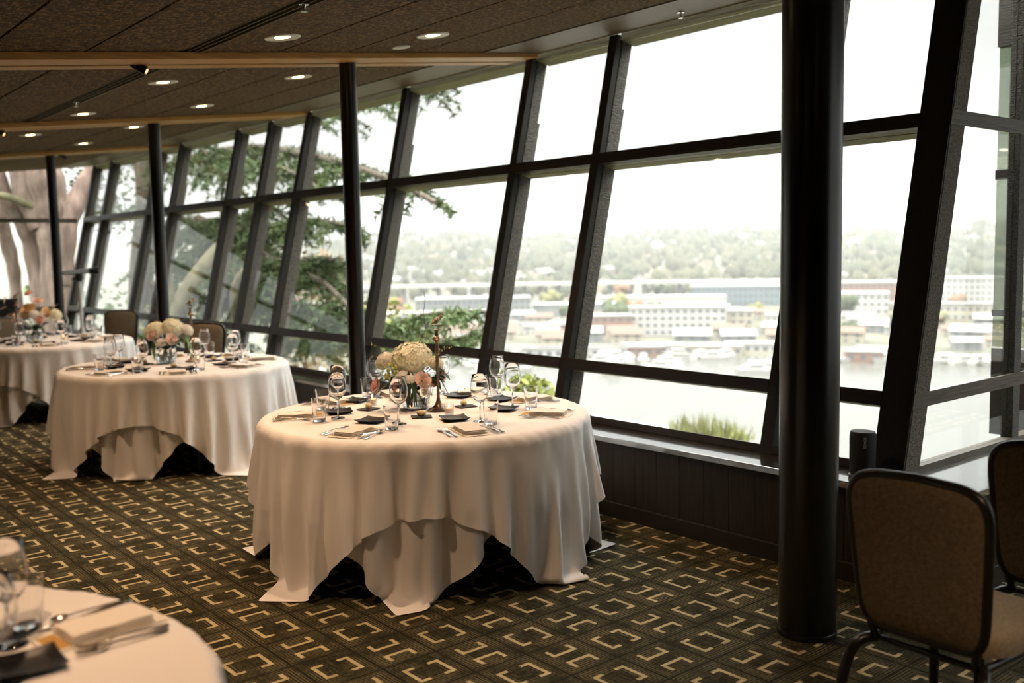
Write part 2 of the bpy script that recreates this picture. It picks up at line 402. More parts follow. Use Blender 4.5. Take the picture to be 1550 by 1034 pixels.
# glazed side of the neighbouring bay, standing square to the return wall outside
w = empty('window_21', (0, 0, 0), kind='structure')
FINGL = glass_pane_material('reflecting_glass', (.55, .60, .50), .22)
MB().box((6.2, 2.415, .95), (6.206, 2.76, 3.0)).build('pane', FINGL, w)
m = MB(); m.box((6.19, 2.415, .4), (6.23, 2.76, .94)); m.box((6.19, 2.415, 1.14), (6.215, 2.765, 1.18)); m.box((6.19, 2.415, 1.98), (6.215, 2.765, 2.04)); m.box((6.19, 2.415, 2.78), (6.25, 2.77, 3.3))
m.build('frame', MULL, w)
# end wall: low frame between the far trees
w = empty('window_22', (0, 0, 0), kind='structure')
m = MB()
for x in (-4.2, -1.2, 1.6): m.box((x, YEND, 0), (x + .09, YEND + .12, cz(x)))
m.build('post', POST, w)
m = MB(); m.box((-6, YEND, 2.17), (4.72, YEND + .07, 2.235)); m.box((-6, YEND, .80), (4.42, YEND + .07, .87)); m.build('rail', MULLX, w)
MB().box((-6, YEND + .03, .5), (4.6, YEND + .035, 2.9)).build('pane', PANE, w)
tag(MB().box((-6, YEND, 0), (4.14, YEND + .15, .5)).build('wall_end', WAINS), kind='structure')

# ------------------------------------------------------------------ ceiling beams, columns, lamps, vents
def beam(yc, label):
    t = empty('ceiling_beam', (0, 0, 0), label=label, cat='beam')
    def slab(y0, y1, d0, d1, x1, mt, name):
        x0 = -6.0; e = d1
        MB().hexa([(x0, y0, cz(x0) - d1 - .03), (x1, y0, cz(x1) - d1), (x1, y1, cz(x1) - d1), (x0, y1, cz(x0) - d1 - .03),
                   (x0, y0, cz(x0) - d0), (x1, y0, cz(x1) - d0), (x1, y1, cz(x1) - d0), (x0, y1, cz(x0) - d0)]).build(name, mt, t, bevel=.003)
    slab(yc - .215, yc - .025, .001, .035, 4.95, BEAM, 'front_plank')
    slab(yc + .025, yc + .14, .001, .035, 4.93, BEAM, 'rear_plank')
    slab(yc - .024, yc + .024, .001, .008, 4.90, DARKGAP, 'track')
beam(5.80, 'honey coloured ceiling beam nearest the camera, meeting the thin column behind the front table')
beam(9.38, 'honey coloured ceiling beam, second from the camera, over the middle table')
beam(12.90, 'honey coloured ceiling beam farthest from the camera, short piece at the far left')
def column(x, y, r, ztop, label):
    t = empty('round_column', (x, y, 0), label=label, cat='column')
    MB().lathe([(r, 0.0), (r, ztop)], n=40, cap=True).build('shaft', COLM, t, smooth=True)
    MB().lathe([(r * 1.02, 0.0), (r * 1.02, .02), (r * 1.005, .023)], n=40, cap=True).build('base_ring', COLM, t, smooth=True)
column(3.44, 2.255, .118, cz(3.44) - .002, 'thick glossy black round column in the right foreground')
column(3.44, 5.80, .057, cz(3.44) - .02, 'thin black round column right behind the front table')
column(3.44, 9.39, .057, cz(3.44) - .02, 'thin black round column right behind the middle table flowers')
column(3.44, 12.90, .057, cz(3.44) - .02, 'thin black round column farthest left, beside the peach bouquet')

LAMPG = mat('warm_lamp_lens', (1, .8, .5), emit=(1, .72, .40), estr=9)
WARM = (1.0, .64, .38)
def make_light(on=True, r=.098):
    t = empty('recessed_downlight')
    MB().lathe([(r * .45, .004), (r * .55, -.001), (r, -.004), (r + .004, .003)], n=28).build('trim_ring', WHITEP, t, smooth=True)
    MB().lathe([(.0001, .0005), (r * .44, .0005)], n=20).build('lens', LAMPG if on else WHITEP, t)
    return t
DL = Once(make_light)
def lamp(x, y, label, power=26, spotdeg=95):
    o = DL((x, y, cz(x) - .004), 0, label, 'ceiling light'); o.rotation_euler = (0, -math.atan(.11), 0)
    ld = bpy.data.lights.new('downlight_glow', 'SPOT'); ld.energy = power; ld.color = WARM; ld.spot_size = math.radians(spotdeg); ld.spot_blend = .7; ld.shadow_soft_size = .04
    lo = bpy.data.objects.new('downlight_glow', ld); COL.objects.link(lo); lo.location = (x, y, cz(x) - .03)
for x, y, l in [(2.609, 5.09, 'round white recessed downlight, larger left one of the nearest ceiling pair'),
                (3.543, 4.96, 'round white recessed downlight nearest the tall windows in the front ceiling bay'),
                (2.583, 6.83, 'recessed downlight just behind the first beam, right of the small black spotlight'),
                (3.529, 6.66, 'recessed downlight behind the first beam, nearest the thin column with the front table'),
                (3.497, 8.37, 'small glowing downlight in the second ceiling bay, closest to the second beam'),
                (2.59, 8.67, 'small glowing downlight in the second ceiling bay at the end of the dark slot vent'),
                (3.485, 10.05, 'small orange glowing downlight just left of the second thin column top'),
                (2.602, 10.39, 'small glowing downlight at the far left edge behind the second beam'),
                (3.503, 11.78, 'farthest glowing downlight, between the two last beams')]:
    lamp(x, y, l, POWER_NEAR if y < 6 else POWER_FAR)
for x, y, l in [(.9, 3.3, 'added recessed downlight above the cropped corner table'), (2.6, 3.3, 'added recessed downlight in front of the nearest table, above the frame'),
                (.2, 1.5, 'added recessed downlight left of the camera'), (.9, 6.8, 'added recessed downlight left of the first beam'), (1.0, 5.0, 'added recessed downlight left of the nearest pair'),
                (1.7, .3, 'added recessed downlight right above the camera'), (2.6, -1.2, 'added recessed downlight behind the camera on the window side')]:
    lamp(x, y, l, POWER_NEAR)  # unseen downlights, added to light the near tables and chairs
o = tag(MB().lathe([(.0001, -.004), (.055, -.004), (.06, .003)], n=20).build('ceiling_cover_plate', WHITEP, loc=(3.59, 5.38, cz(3.59) - .003)), 'small unlit white disc on the ceiling next to the first beam', 'cover plate')
o.rotation_euler = (0, -math.atan(.11), 0)
def vent(y0, y1, label):
    t = empty('slot_air_vent', (2.28, 0, cz(2.28)), label=label, cat='vent')
    MB().box((-.055, y0, .010), (.055, y1, .028)).build('backing', DARKGAP, t)
    for k in range(4):
        MB().box((-.0535 + k * .034, y0, -.004), (-.0495 + k * .034, y1, .012)).build('fin', VENTM, t)
VENTM = mat('grey_vent_fin', (.22, .17, .11), rough=.4)
vent(-1.0, 5.58, 'long black slot air vent with pale fins in the near ceiling bay')
vent(5.95, 9.16, 'long black slot air vent in the second ceiling bay')
vent(9.53, 12.68, 'long black slot air vent in the third ceiling bay')
def make_sprinkler():
    t = empty('sprinkler_head')
    MB().lathe([(.0001, 0), (.022, -.001), (.024, -.004), (.010, -.006), (.006, -.02), (.006, -.03), (.0001, -.03)], n=12).build('body', CHROME, t, smooth=True)
    MB().lathe([(.0001, -.034), (.017, -.034), (.017, -.036), (.0001, -.036)], n=12).build('deflector', CHROME, t)
    return t
CHROME = mat('chrome', (.62, .60, .56), rough=.18, metal=1)
SP = Once(make_sprinkler)
for x, y, l in [(2.28, 4.22, 'chrome sprinkler head hanging in the near slot vent'), (2.28, 7.79, 'chrome sprinkler head in the second slot vent'),
                (4.775, 4.06, 'chrome sprinkler head on the brown soffit above the tall windows')]:
    SP((x, y, cz(x) - .006), 0, l, 'sprinkler')
def make_spot():
    t = empty('track_spotlight')
    MB().tube([(0, 0, 0), (0, 0, -.04)], .012, 8).build('stem', BLACKM, t)
    MB().tube([(-.055, .0, -.035), (-.02, 0, -.055), (.055, 0, -.095)], [.030, .034, .036], 16).build('head', BLACKM, t, smooth=True)
    MB().tube([(.0535, 0, -.0943), (.0565, 0, -.0958)], .020, 16).build('lens', SPOTL, t)
    return t
SPOTL = mat('amber_spot_lens', (1, .6, .3), emit=(1, .45, .15), estr=1.6)
TS = Once(make_spot)
for x, y, rz, l in [(2.06, 5.80, -.6, 'small black spotlight under the first beam'), (2.1, 9.38, -.6, 'small black spotlight under the second beam at the left edge'),
                    (3.58, 12.90, .3, 'small black spotlight by the top of the farthest thin column')]:
    TS((x, y, cz(x) - .008), rz, l, 'spotlight', scale=(.72, .72, .72))

# portable speaker on the sill
t = empty('portable_speaker', (4.225, 2.475, .486), math.radians(12), label='black cylindrical portable speaker on the window sill beside the thick corner post', cat='speaker')
SPK = mat('black_speaker_grille', (.012, .012, .012), rough=.45, bump=.3, bscale=900)
SPT = mat('speaker_top_plastic', (.045, .048, .045), rough=.3)
r = .052
MB().lathe([(.046, .0), (.056, .003), (.057, .016), (.050, .02)], n=40, cap=True, sx=1.0, sy=1.15).build('charging_base', BLACKM, t, smooth=True)
MB().lathe([(.046, .018), (.053, .026), (.054, .19), (.053, .216), (.050, .222)], n=40, cap=True, sx=1.0, sy=1.15).build('body', SPK, t, smooth=True)
MB().lathe([(.0505, .222), (.049, .227), (.0001, .228)], n=40, sx=1, sy=1.15).build('top_panel', SPT, t, smooth=True)
fd = bpy.data.curves.new('logo', 'FONT'); fd.body = 'SONOS'; fd.size = .016; fd.extrude = .0004; fd.align_x = 'CENTER'; fd.align_y = 'CENTER'
_tmp = bpy.data.objects.new('logo_curve', fd); COL.objects.link(_tmp); bpy.context.view_layer.update()
_me = bpy.data.meshes.new_from_object(_tmp.evaluated_get(bpy.context.evaluated_depsgraph_get())); bpy.data.objects.remove(_tmp)
_me.materials.clear(); _me.materials.append(mat('pale_logo', (.75, .75, .70), rough=.5))
lg = bpy.data.objects.new('logo', _me); COL.objects.link(lg); lg.parent = t
_a = math.radians(205)
lx_, ly_ = .0545 * math.cos(_a), .0545 * 1.15 * math.sin(_a)
lg.matrix_local = Matrix.Translation((lx_ * 1.01, ly_ * 1.01, .180)) @ Matrix.Rotation(_a + math.pi / 2, 4, 'Z') @ Matrix.Rotation(math.pi / 2, 4, 'X') @ Matrix.Rotation(-math.pi / 2, 4, 'Z')

# ------------------------------------------------------------------ tablecloths (draped by a small cloth solver)
def drape(half, rot, R, zt, seed, under=None, N=97, steps=230, lean=None):
    rng = np.random.default_rng(seed)
    g = np.linspace(-half, half, N); h = g[1] - g[0]
    gx, gy = np.meshgrid(g, g, indexing='ij'); c, s = math.cos(rot), math.sin(rot)
    P = np.stack([gx * c - gy * s, gx * s + gy * c, np.full_like(gx, zt)], -1)
    r0 = np.hypot(P[..., 0], P[..., 1]); th = np.arctan2(P[..., 1], P[..., 0]); k = np.clip(r0 - R, 0, None)
    ph = rng.uniform(0, 6.28, 6)
    w = sum(np.sin(n * th + p) * a for n, p, a in zip((11, 16, 21, 6, 26, 13), ph, (.8, 1.1, 1., .5, .7, .8)))
    rn_ = np.where(k > 0, R + k * .10 + w * .034 * np.clip(k / .3, 0, 1.3), r0)
    P[..., 0] = rn_ * np.cos(th); P[..., 1] = rn_ * np.sin(th); P[..., 2] -= np.minimum(k * .93, zt - .01)
    fixed = r0 < R - .06
    cons = []
    def add(di, dj, rest, stiff):
        I, J = np.meshgrid(np.arange(N - abs(di)), np.arange(N - abs(dj)), indexing='ij')
        if dj < 0: J = J + abs(dj)
        I = I.ravel(); J = J.ravel()
        key = (I // abs(di)) % 2 if di else (J // abs(dj)) % 2
        a = I * N + J; b = (I + di) * N + (J + dj)
        for q in (0, 1): cons.append((a[key == q], b[key == q], rest, stiff))
    add(1, 0, h, 1.); add(0, 1, h, 1.); add(1, 1, h * 1.41421, .85); add(1, -1, h * 1.41421, .85)
    add(2, 0, 2 * h, .08); add(0, 2, 2 * h, .08)
    X = P.reshape(-1, 3).copy(); O = X.copy(); F = fixed.ravel(); W = np.where(F, 0., 1.); H = X.copy()
    # drop constraints lying wholly on the flat top
    cons = [(a[~(F[a] & F[b])], b[~(F[a] & F[b])], r_, s_) for a, b, r_, s_ in cons]
    dt = 1 / 60.
    for it in range(steps):
        vel = np.clip((X - O) * (.985 if it < steps * .6 else .92), -.05, .05)
        O = X.copy(); X = X + vel * W[:, None]; X[:, 2] -= 9.8 * dt * dt * W * (.6 if it < 40 else 1)
        for rep in range(6):
            for a, b, rest, st in cons:
                d = X[b] - X[a]; Ln = np.sqrt((d * d).sum(1)) + 1e-9
                wa = W[a]; wb = W[b]
                corr = (st * (Ln - rest) / Ln / (wa + wb))[:, None] * d
                X[a] += corr * wa[:, None]; X[b] -= corr * wb[:, None]
            r = np.hypot(X[:, 0], X[:, 1]) + 1e-9
            ins = (r < R) & (X[:, 2] < zt) & (X[:, 2] > zt - .045)
            up = ins & ((zt - X[:, 2]) < (R - r) + .004); X[up, 2] = zt
            f = np.where(ins & ~up, R / r, 1.); X[:, 0] *= f; X[:, 1] *= f
            r = np.hypot(X[:, 0], X[:, 1]) + 1e-9
            f = np.where((X[:, 2] < zt - .045) & (r < R - .30), (R - .30) / r, 1.); X[:, 0] *= f; X[:, 1] *= f
            if under is not None:
                ti = ((np.arctan2(X[:, 1], X[:, 0]) / 6.2831853 + 1) % 1 * under.shape[0]).astype(int) % under.shape[0]
                zi = np.clip((X[:, 2] / zt * under.shape[1]).astype(int), 0, under.shape[1] - 1)
                ru = under[ti, zi] + .010; r = np.hypot(X[:, 0], X[:, 1]) + 1e-9
                f = np.where((X[:, 2] < zt - .01) & (r < ru), 1 + .6 * (ru / r - 1), 1.); X[:, 0] *= f; X[:, 1] *= f
            lo = X[:, 2] < .006; X[lo, 2] = .006; O[lo, :2] = X[lo, :2] - (X[lo, :2] - O[lo, :2]) * .9
        X[F] = H[F]; X[F, 2] = zt
    return X
def flute(X, zt, seed):
    # pressed-in flutes that start at the rim and deepen towards the hem
    q = np.random.default_rng(seed); th = np.arctan2(X[:, 1], X[:, 0]); d = np.clip((zt - X[:, 2] - .012) / .5, 0, 1.2)
    wth = th + .10 * np.sin(3 * th + 1) + .06 * np.sin(7 * th + 2.2) + .05 * d * np.sin(5 * th + .4)
    g = np.zeros(len(X))
    for n, a in ((13, .8), (19, .9), (29, .55), (7, .5)):
        p = q.uniform(0, 6.28); s_ = np.sin(n * wth + p + .5 * d * np.sin(4 * th + p)); g += a * np.sign(s_) * np.abs(s_) ** 1.5
    k = 1 + np.where(X[:, 2] > .02, (d ** .6) * .0200 * g / .872, 0)
    X = X.copy(); X[:, 0] *= k; X[:, 1] *= k
    return X
def radius_map(X, zt, nt=120, nz=24):
    m = np.zeros((nt, nz)); r = np.hypot(X[:, 0], X[:, 1])
    ti = ((np.arctan2(X[:, 1], X[:, 0]) / 6.2831853 + 1) % 1 * nt).astype(int) % nt
    zi = np.clip((X[:, 2] / zt * nz).astype(int), 0, nz - 1); k = X[:, 2] < zt - .005
    np.maximum.at(m, (ti[k], zi[k]), r[k])
    return m
ZT = .748
def cloth_mesh(name, X, N=97):
    i, j = np.meshgrid(np.arange(N - 1), np.arange(N - 1), indexing='ij'); a = (i * N + j).ravel()
    me = bpy.data.meshes.new(name)
    me.from_pydata(X.tolist(), [], np.stack([a, a + N, a + N + 1, a + 1], 1).tolist()); me.update()
    me.polygons.foreach_set('use_smooth', [True] * len(me.polygons)); me.materials.append(CLOTH)
    return me
CLOTH = mat('white_linen', (.88, .84, .805), rough=.85, sheen=.15, spec=.2, bump=.12, bscale=500)
TR = .872
_u = drape(1.16, math.radians(50 - 45), TR, ZT - .003, 3)
UNDER = cloth_mesh('tablecloth', flute(_u, ZT, 5))
_o = drape(1.175, math.radians(55), TR + .006, ZT + .001, 8, radius_map(_u, ZT))
OVER = cloth_mesh('tablecloth', flute(_o, ZT, 5))
LEGM = mat('brown_grey_leg_metal', (.10, .085, .07), rough=.4, metal=.6)
PLY = mat('plywood', (.35, .24, .14), rough=.6)
def make_table():
    t = empty('round_table')
    MB().lathe([(.0001, .718), (.83, .718), (.838, .722), (.838, .738), (.83, .742), (.0001, .742)], n=64).build('tabletop', PLY, t, smooth=True)
    for sx in (-1, 1):
        for sy in (-1, 1):
            MB().tube(smooth_path([(sx * .42, sy * .20, .715), (sx * .44, sy * .26, .60), (sx * .46, sy * .42, .30), (sx * .46, sy * .46, .0)], 5), .016, 10).build('leg', LEGM, t, smooth=True)
        MB().tube([(sx * .44, -.28, .56), (sx * .44, .28, .56)], .011, 8).build('brace', LEGM, t)
    return t
TBL = Once(make_table)
TABLES = {'A': (2.96, 4.30, 0, 'the front table', 'the large round table in front'),
          'B': (2.90, 7.70, 0, 'the middle table', 'the middle round table'),
          'C': (2.76, 11.0, 0, 'the far table', 'the farthest round table'),
          'D': (-.04, 2.20, 0, 'the corner table', 'the cropped table in the lower left corner')}
def place_table(k, rot, rz):
    x, y, _, nm, ln = TABLES[k]
    TBL((x, y, 0), rz, 'round folding table hidden under white linen, ' + {'A': 'the large one in front', 'B': 'the middle one', 'C': 'the farthest one', 'D': 'cropped in the lower left corner'}[k], 'table')
    for me, which, cat in ((UNDER, 'white lower tablecloth reaching the carpet on ' + ln, 'tablecloth'), (OVER, 'white upper square tablecloth with pointed corners on ' + ln, 'tablecloth')):
        o = bpy.data.objects.new('tablecloth', me); COL.objects.link(o); o.location = (x, y, 0); o.rotation_euler = (0, 0, rot)
        s = o.modifiers.new('sub', 'SUBSURF'); s.levels = 1; s.render_levels = 1
        tag(o, which, cat)
place_table('A', 0, .5); place_table('B', math.radians(176), 2.2); place_table('C', math.radians(86), .9); place_table('D', math.radians(100), 0)

# ------------------------------------------------------------------ table ware
GLASS = mat('clear_glass', (1, 1, 1), rough=0, trans=1, ior=1.46, spec=.6)
WATER = mat('water', (.96, .99, .97), rough=0, trans=1, ior=1.33)
BLKC = mat('black_ceramic', (.010, .010, .010), rough=.42, spec=.4)
SLATE = mat('dark_slate', (.030, .032, .030), rough=.6, bump=.3, bscale=120)
NAPK = mat('cream_napkin', (.86, .79, .70), rough=.9, sheen=.2, bump=.15, bscale=400)
CARD = mat('cream_card', (.76, .72, .62), rough=.7)
GOLDP = mat('ochre_printed_panel', (.50, .27, .055), rough=.6)
STEEL = mat('polished_cutlery', (.74, .70, .65), rough=.16, metal=1)
WAX = mat('candle_wax', (.9, .72, .55), rough=.5, sss=.3)
FLAME = mat('candle_flame', (1, .7, .3), emit=(1, .55, .2), estr=14)
MAC = mat('tan_pebble_sweet', (.62, .47, .22), rough=.45, var=.15, vscale=40)
AGED = mat('aged_bronze', (.15, .10, .065), rough=.38, metal=.85, color2=(.30, .22, .15), vscale=25, var=.3)

def make_wine():
    prof = [(.0001, .0), (.036, .0), (.037, .0015), (.034, .003), (.010, .006), (.0045, .012), (.0038, .05), (.0042, .088), (.009, .097), (.024, .106),
            (.038, .123), (.0455, .148), (.0465, .168), (.043, .198), (.0365, .236), (.0357, .2365), (.0355, .236), (.042, .198), (.0455, .168), (.0443, .148), (.037, .125), (.023, .1085), (.006, .103), (.0001, .102)]
    return MB().lathe(prof, n=32).build('wine_glass', GLASS, smooth=True)
def make_tumbler():
    prof = [(.0001, .0), (.029, .0), (.031, .002), (.0405, .118), (.0398, .1185), (.039, .118), (.030, .014), (.028, .012), (.0001, .011)]
    return MB().lathe(prof, n=32).build('water_tumbler', GLASS, smooth=True)
def make_plate():
    m = MB(); h = .068; i = .048
    def ring(a, z, lift=0): return [(-a, -a, z + lift), (a, -a, z + lift), (a, a, z + lift), (-a, a, z + lift)]
    R_ = []
    for a, z, cl in ((i - .004, 0, 0), (i, .001, 0), (h, .012, .005), (h - .002, .014, .005), (i - .002, .006, 0), (i - .006, .005, 0)):
        n = 5; side = []
        for s in range(4):
            ang = s * math.pi / 2
            for q in range(n):
                t = -1 + 2 * q / n; x, y = a * t, -a
                zz = z + cl * abs(t) ** 3
                side.append((x * math.cos(ang) - y * math.sin(ang), x * math.sin(ang) + y * math.cos(ang), zz))
        R_.append(side)
    vs = [v for r in R_ for v in r]; n = len(R_[0]); fs = []
    for j in range(len(R_) - 1):
        for k in range(n): fs.append((j * n + k, j * n + (k + 1) % n, (j + 1) * n + (k + 1) % n, (j + 1) * n + k))
    fs.append(tuple(reversed(range(n)))); fs.append(tuple(range((len(R_) - 1) * n, len(R_) * n)))
    m.add(vs, fs); return m.build('side_plate', BLKC, smooth=True)
def make_napkin():
    # folded four times: soft layered rectangle, long side along local x
    t = empty('folded_napkin')
    m = MB(); nx, ny = 12, 8; L_, W_ = .19, .115
    for k in range(3):
        z0 = .0035 + k * .0065; g = []
        for s, zz in ((0, z0), (1, z0 + .0058)):
            for i in range(nx + 1):
                for j in range(ny + 1):
                    u, v = i / nx - .5, j / ny - .5
                    e = (1 - (2 * abs(v)) ** 6) * (1 - (2 * abs(u)) ** 8)
                    g.append((u * (L_ - k * .003) + .001 * math.sin(v * 9 + k), v * (W_ - k * .002), zz + (.0016 * math.sin(u * 11 + k) * math.cos(v * 7) if s else 0) - (0 if s else 0) - (1 - e) * (.002 if s else -.002)))
        n = (nx + 1) * (ny + 1); fs = []
        for i in range(nx):
            for j in range(ny):
                a = i * (ny + 1) + j; fs.append((a + n, a + ny + 1 + n, a + ny + 2 + n, a + 1 + n)); fs.append((a, a + 1, a + ny + 2, a + ny + 1))
        for i in range(nx):
            a = i * (ny + 1); fs.append((a, a + ny + 1, a + ny + 1 + n, a + n)); b = a + ny; fs.append((b, b + n, b + ny + 1 + n, b + ny + 1))
        for j in range(ny):
            a = j; fs.append((a, a + n, a + 1 + n, a + 1)); b = nx * (ny + 1) + j; fs.append((b, b + 1, b + 1 + n, b + n))
        m.add(g, fs)
    o = m.build('folded_napkin', NAPK, smooth=True); bpy.data.objects.remove(t); return o
def make_card():
    o = MB().box((-.135, -.062, 0), (.135, .062, .0016)).build('menu_card', CARD)
    MB().box((.085, -.050, .0017), (.125, .050, .002)).build('printed_panel', GOLDP, o)
    return o
def blade(m, pts, z=.003, th=.0022):
    # outline strip: list of (x, halfwidth, yoffset)
    vs = []; n = len(pts)
    for x, w_, y, zz in pts: vs += [(x, y - w_, z + zz), (x, y + w_, z + zz), (x, y + w_ * .8, z + zz + th), (x, y - w_ * .8, z + zz + th)]
    fs = [(0, 1, 2, 3)[::-1], tuple(4 * (n - 1) + k for k in range(4))]
    for i in range(n - 1):
        for k in range(4): q = (k + 1) % 4; fs.append((4 * i + k, 4 * i + q, 4 * i + 4 + q, 4 * i + 4 + k))
    m.add(vs, fs)
def make_fork():
    m = MB()
    blade(m, [(-.10, .006, 0, .0), (-.09, .008, 0, .0), (-.04, .0045, 0, .003), (.02, .0032, 0, .006), (.035, .006, 0, .003), (.045, .011, 0, 0), (.058, .012, 0, -.001)])
    for k in range(4): blade(m, [(.056, .0022, (k - 1.5) * .0065, -.001), (.085, .0018, (k - 1.5) * .0065, .001), (.103, .001, (k - 1.5) * .0062, .005)])
    return m.build('fork', STEEL, smooth=True)
def make_knife():
    m = MB()
    m.tube([(-.115, 0, .009), (-.11, 0, .009), (-.07, 0, .0095), (-.02, 0, .0085), (0, 0, .008)], [.003, .0085, .0092, .0065, .005], 8, flat=.75)
    blade(m, [(-.002, .0045, 0, .004), (.01, .008, .001, .003), (.07, .009, .001, .002), (.10, .006, .004, .001), (.115, .0012, .008, .001)], th=.0016)
    return m.build('knife', STEEL, smooth=True)
def make_spoon():
    m = MB()
    blade(m, [(-.095, .006, 0, .0), (-.085, .008, 0, .0), (-.03, .0042, 0, .003), (.035, .0032, 0, .006), (.05, .006, 0, .003)])
    prof = [(.0001, 0), (.008, .0008), (.013, .004), (.0155, .008), (.0148, .0085), (.0115, .0045), (.006, .002), (.0001, .0015)]
    m.lathe(prof, (.072, 0, .0025), 16, sx=1.55)
    return m.build('spoon', STEEL, smooth=True)
def make_slate(): return MB().box((-.052, -.042, 0), (.052, .042, .006)).build('slate_tile', SLATE, bevel=.0015)
def make_pebble(): return MB().ball((0, 0, .0155), .0155, 16, 10, (1.65, 1.15, 1)).build('tan_pebble', MAC, smooth=True)
CUPG = glass_pane_material('thin_cup_glass', (.97, .97, .97), .04)
def make_votive():
    t = empty('votive_candle')
    MB().lathe([(.0001, 0), (.024, 0), (.026, .003), (.0275, .058), (.0268, .0585), (.0255, .058), (.024, .006), (.0001, .005)], n=24).build('glass_cup', CUPG, t, smooth=True)
    MB().lathe([(.0001, .0065), (.0215, .0065), (.0218, .032), (.019, .034), (.0001, .031)], n=20).build('wax', WAX, t, smooth=True)
    MB().lathe([(.0001, .036), (.003, .040), (.0035, .045), (.0018, .053), (.0001, .057)], n=10).build('flame', FLAME, t, smooth=True)
    return t
def make_candlestick():
    t = empty('bird_candlestick')
    MB().lathe([(.0001, 0), (.058, 0), (.060, .004), (.050, .010), (.030, .018), (.018, .035), (.011, .055), (.009, .07)], n=28).build('foot', AGED, t, smooth=True)
    MB().lathe([(.009, .07), (.0075, .12), (.0085, .20), (.0085, .26), (.011, .268), (.0085, .276), (.012, .285), (.0085, .294), (.0135, .305), (.009, .314), (.0135, .326), (.009, .336), (.011, .35),
                (.008, .362), (.014, .374), (.024, .384), (.019, .394), (.0095, .402), (.012, .412), (.008, .42), (.012, .43), (.0001, .435)], n=20).build('stem', AGED, t, smooth=True)
    for zz in (.428, .452):
        m = MB()
        for k in range(7):
            a = k * math.pi * 2 / 7 + zz * 30; c, s = math.cos(a), math.sin(a)
            P = lambda r_, w_, z_: (c * r_ - s * w_, s * r_ + c * w_, z_)
            m.add([P(.004, -.004, zz), P(.016, -.008, zz + .006), P(.032, 0, zz + .010), P(.016, .008, zz + .006), P(.004, .004, zz),
                   P(.004, -.004, zz + .002), P(.016, -.008, zz + .008), P(.033, 0, zz + .012), P(.016, .008, zz + .008), P(.004, .004, zz + .002)],
                  [(4, 3, 2, 1, 0), (5, 6, 7, 8, 9), (0, 1, 6, 5), (1, 2, 7, 6), (2, 3, 8, 7), (3, 4, 9, 8)])
        m.build('leaf_collar', AGED, t)
    m = MB().tube(smooth_path([(-.036, 0, .472), (-.012, 0, .480), (.004, 0, .487), (.018, 0, .492), (.03, 0, .500)], 4), [.002, .004, .006, .009, .012, .014, .0155, .016, .0155, .014, .012, .0115, .011, .011, .010, .009, .007][:17], 12)
    m.ball((.032, 0, .503), .0105, 12, 8); m.tube([(.040, 0, .504), (.052, 0, .506)], [.004, .0008], 8)
    m.tube([(.0, -.006, .474), (.0, -.004, .452)], .0018, 6); m.tube([(.0, .006, .474), (.0, .004, .452)], .0018, 6)
    m.build('bird', AGED, t, smooth=True)
    return t
MK = {n: Once(f) for n, f in dict(wine=make_wine, tumbler=make_tumbler, plate=make_plate, napkin=make_napkin, card=make_card, fork=make_fork, knife=make_knife,
                                  spoon=make_spoon, slate=make_slate, pebble=make_pebble, votive=make_votive, stick=make_candlestick).items()}
TOPZ = ZT + .0035
PL8 = ['at the near right place', 'at the near left place', 'at the left place', 'at the rear left place', 'at the rear place behind the flowers', 'at the rear right place', 'at the right place', 'at the front right place']
def setting(k, ang, place, plate=None, wine=None, tumbler=None, rn=.665, jit=0.0, skip=(), cut=1):
    cx, cy, _, nm, ln = TABLES[k]; a = math.radians(ang); c, s = math.cos(a), math.sin(a)
    rz = a + math.pi + jit                                            # local x points to the table's centre
    def at(r_, t_): return (cx + c * r_ - s * t_, cy + s * r_ + c * t_)   # t_ > 0: the sitter's right
    rnd = random.Random(int(ang * 7) + ord(k))
    def put(kind, xy, z, rot, label, cat): return MK[kind]((xy[0], xy[1], z), rot, label, cat)
    w = lambda txt: '%s %s of %s' % (txt, place, nm)
    if 'card' not in skip: put('card', at(rn - .0, 0), TOPZ, rz, w('cream menu card lying'), 'card')
    put('napkin', at(rn + .012, .004), TOPZ + .0005, rz + rnd.uniform(-.05, .05), w('folded cream napkin'), 'napkin')
    if cut:
        put('fork', at(rn + .015, -.092), TOPZ, rz + rnd.uniform(-.06, .06) - .05, w('outer silver fork'), 'fork')
        put('fork', at(rn + .0, -.120), TOPZ, rz + rnd.uniform(-.05, .05) - .05, w('inner silver fork'), 'fork')
        put('knife', at(rn + .01, .098), TOPZ, rz + rnd.uniform(-.05, .05) + .05, w('round handled silver knife'), 'knife')
        put('spoon', at(rn + .03, .128), TOPZ, rz + rnd.uniform(-.06, .06) + .07, w('slim silver spoon'), 'spoon')
    pr, pa = plate if plate else (.42, ang + 3)
    put('plate', (cx + pr * math.cos(math.radians(pa)), cy + pr * math.sin(math.radians(pa))), TOPZ, rz + rnd.uniform(-.2, .2), w('small square black plate'), 'plate')
    gr, ga = wine if wine else (.49, ang + 17)
    put('wine', (cx + gr * math.cos(math.radians(ga)), cy + gr * math.sin(math.radians(ga))), TOPZ, 0, w('clear stemmed wine glass'), 'wine glass')
    tr, ta = tumbler if tumbler else (.575, ang + 17)
    put('tumbler', (cx + tr * math.cos(math.radians(ta)), cy + tr * math.sin(math.radians(ta))), TOPZ, 0, w('clear water tumbler'), 'tumbler')
setting('A', -107, PL8[0], (.34, -99), (.46, -88), (.565, -90))
setting('A', -155, PL8[1], (.39, -168), (.39, -144), (.54, -142))
setting('A', 149, PL8[2], (.46, 141), (.47, 161), (.58, 167))
setting('A', 108, PL8[3], (.58, 99), (.52, 122), (.57, 132))
setting('A', 72, PL8[4], (.45, 72), (.72, 80), (.64, 87))
setting('A', 30, PL8[5], (.52, 33), (.67, 46), (.60, 54))
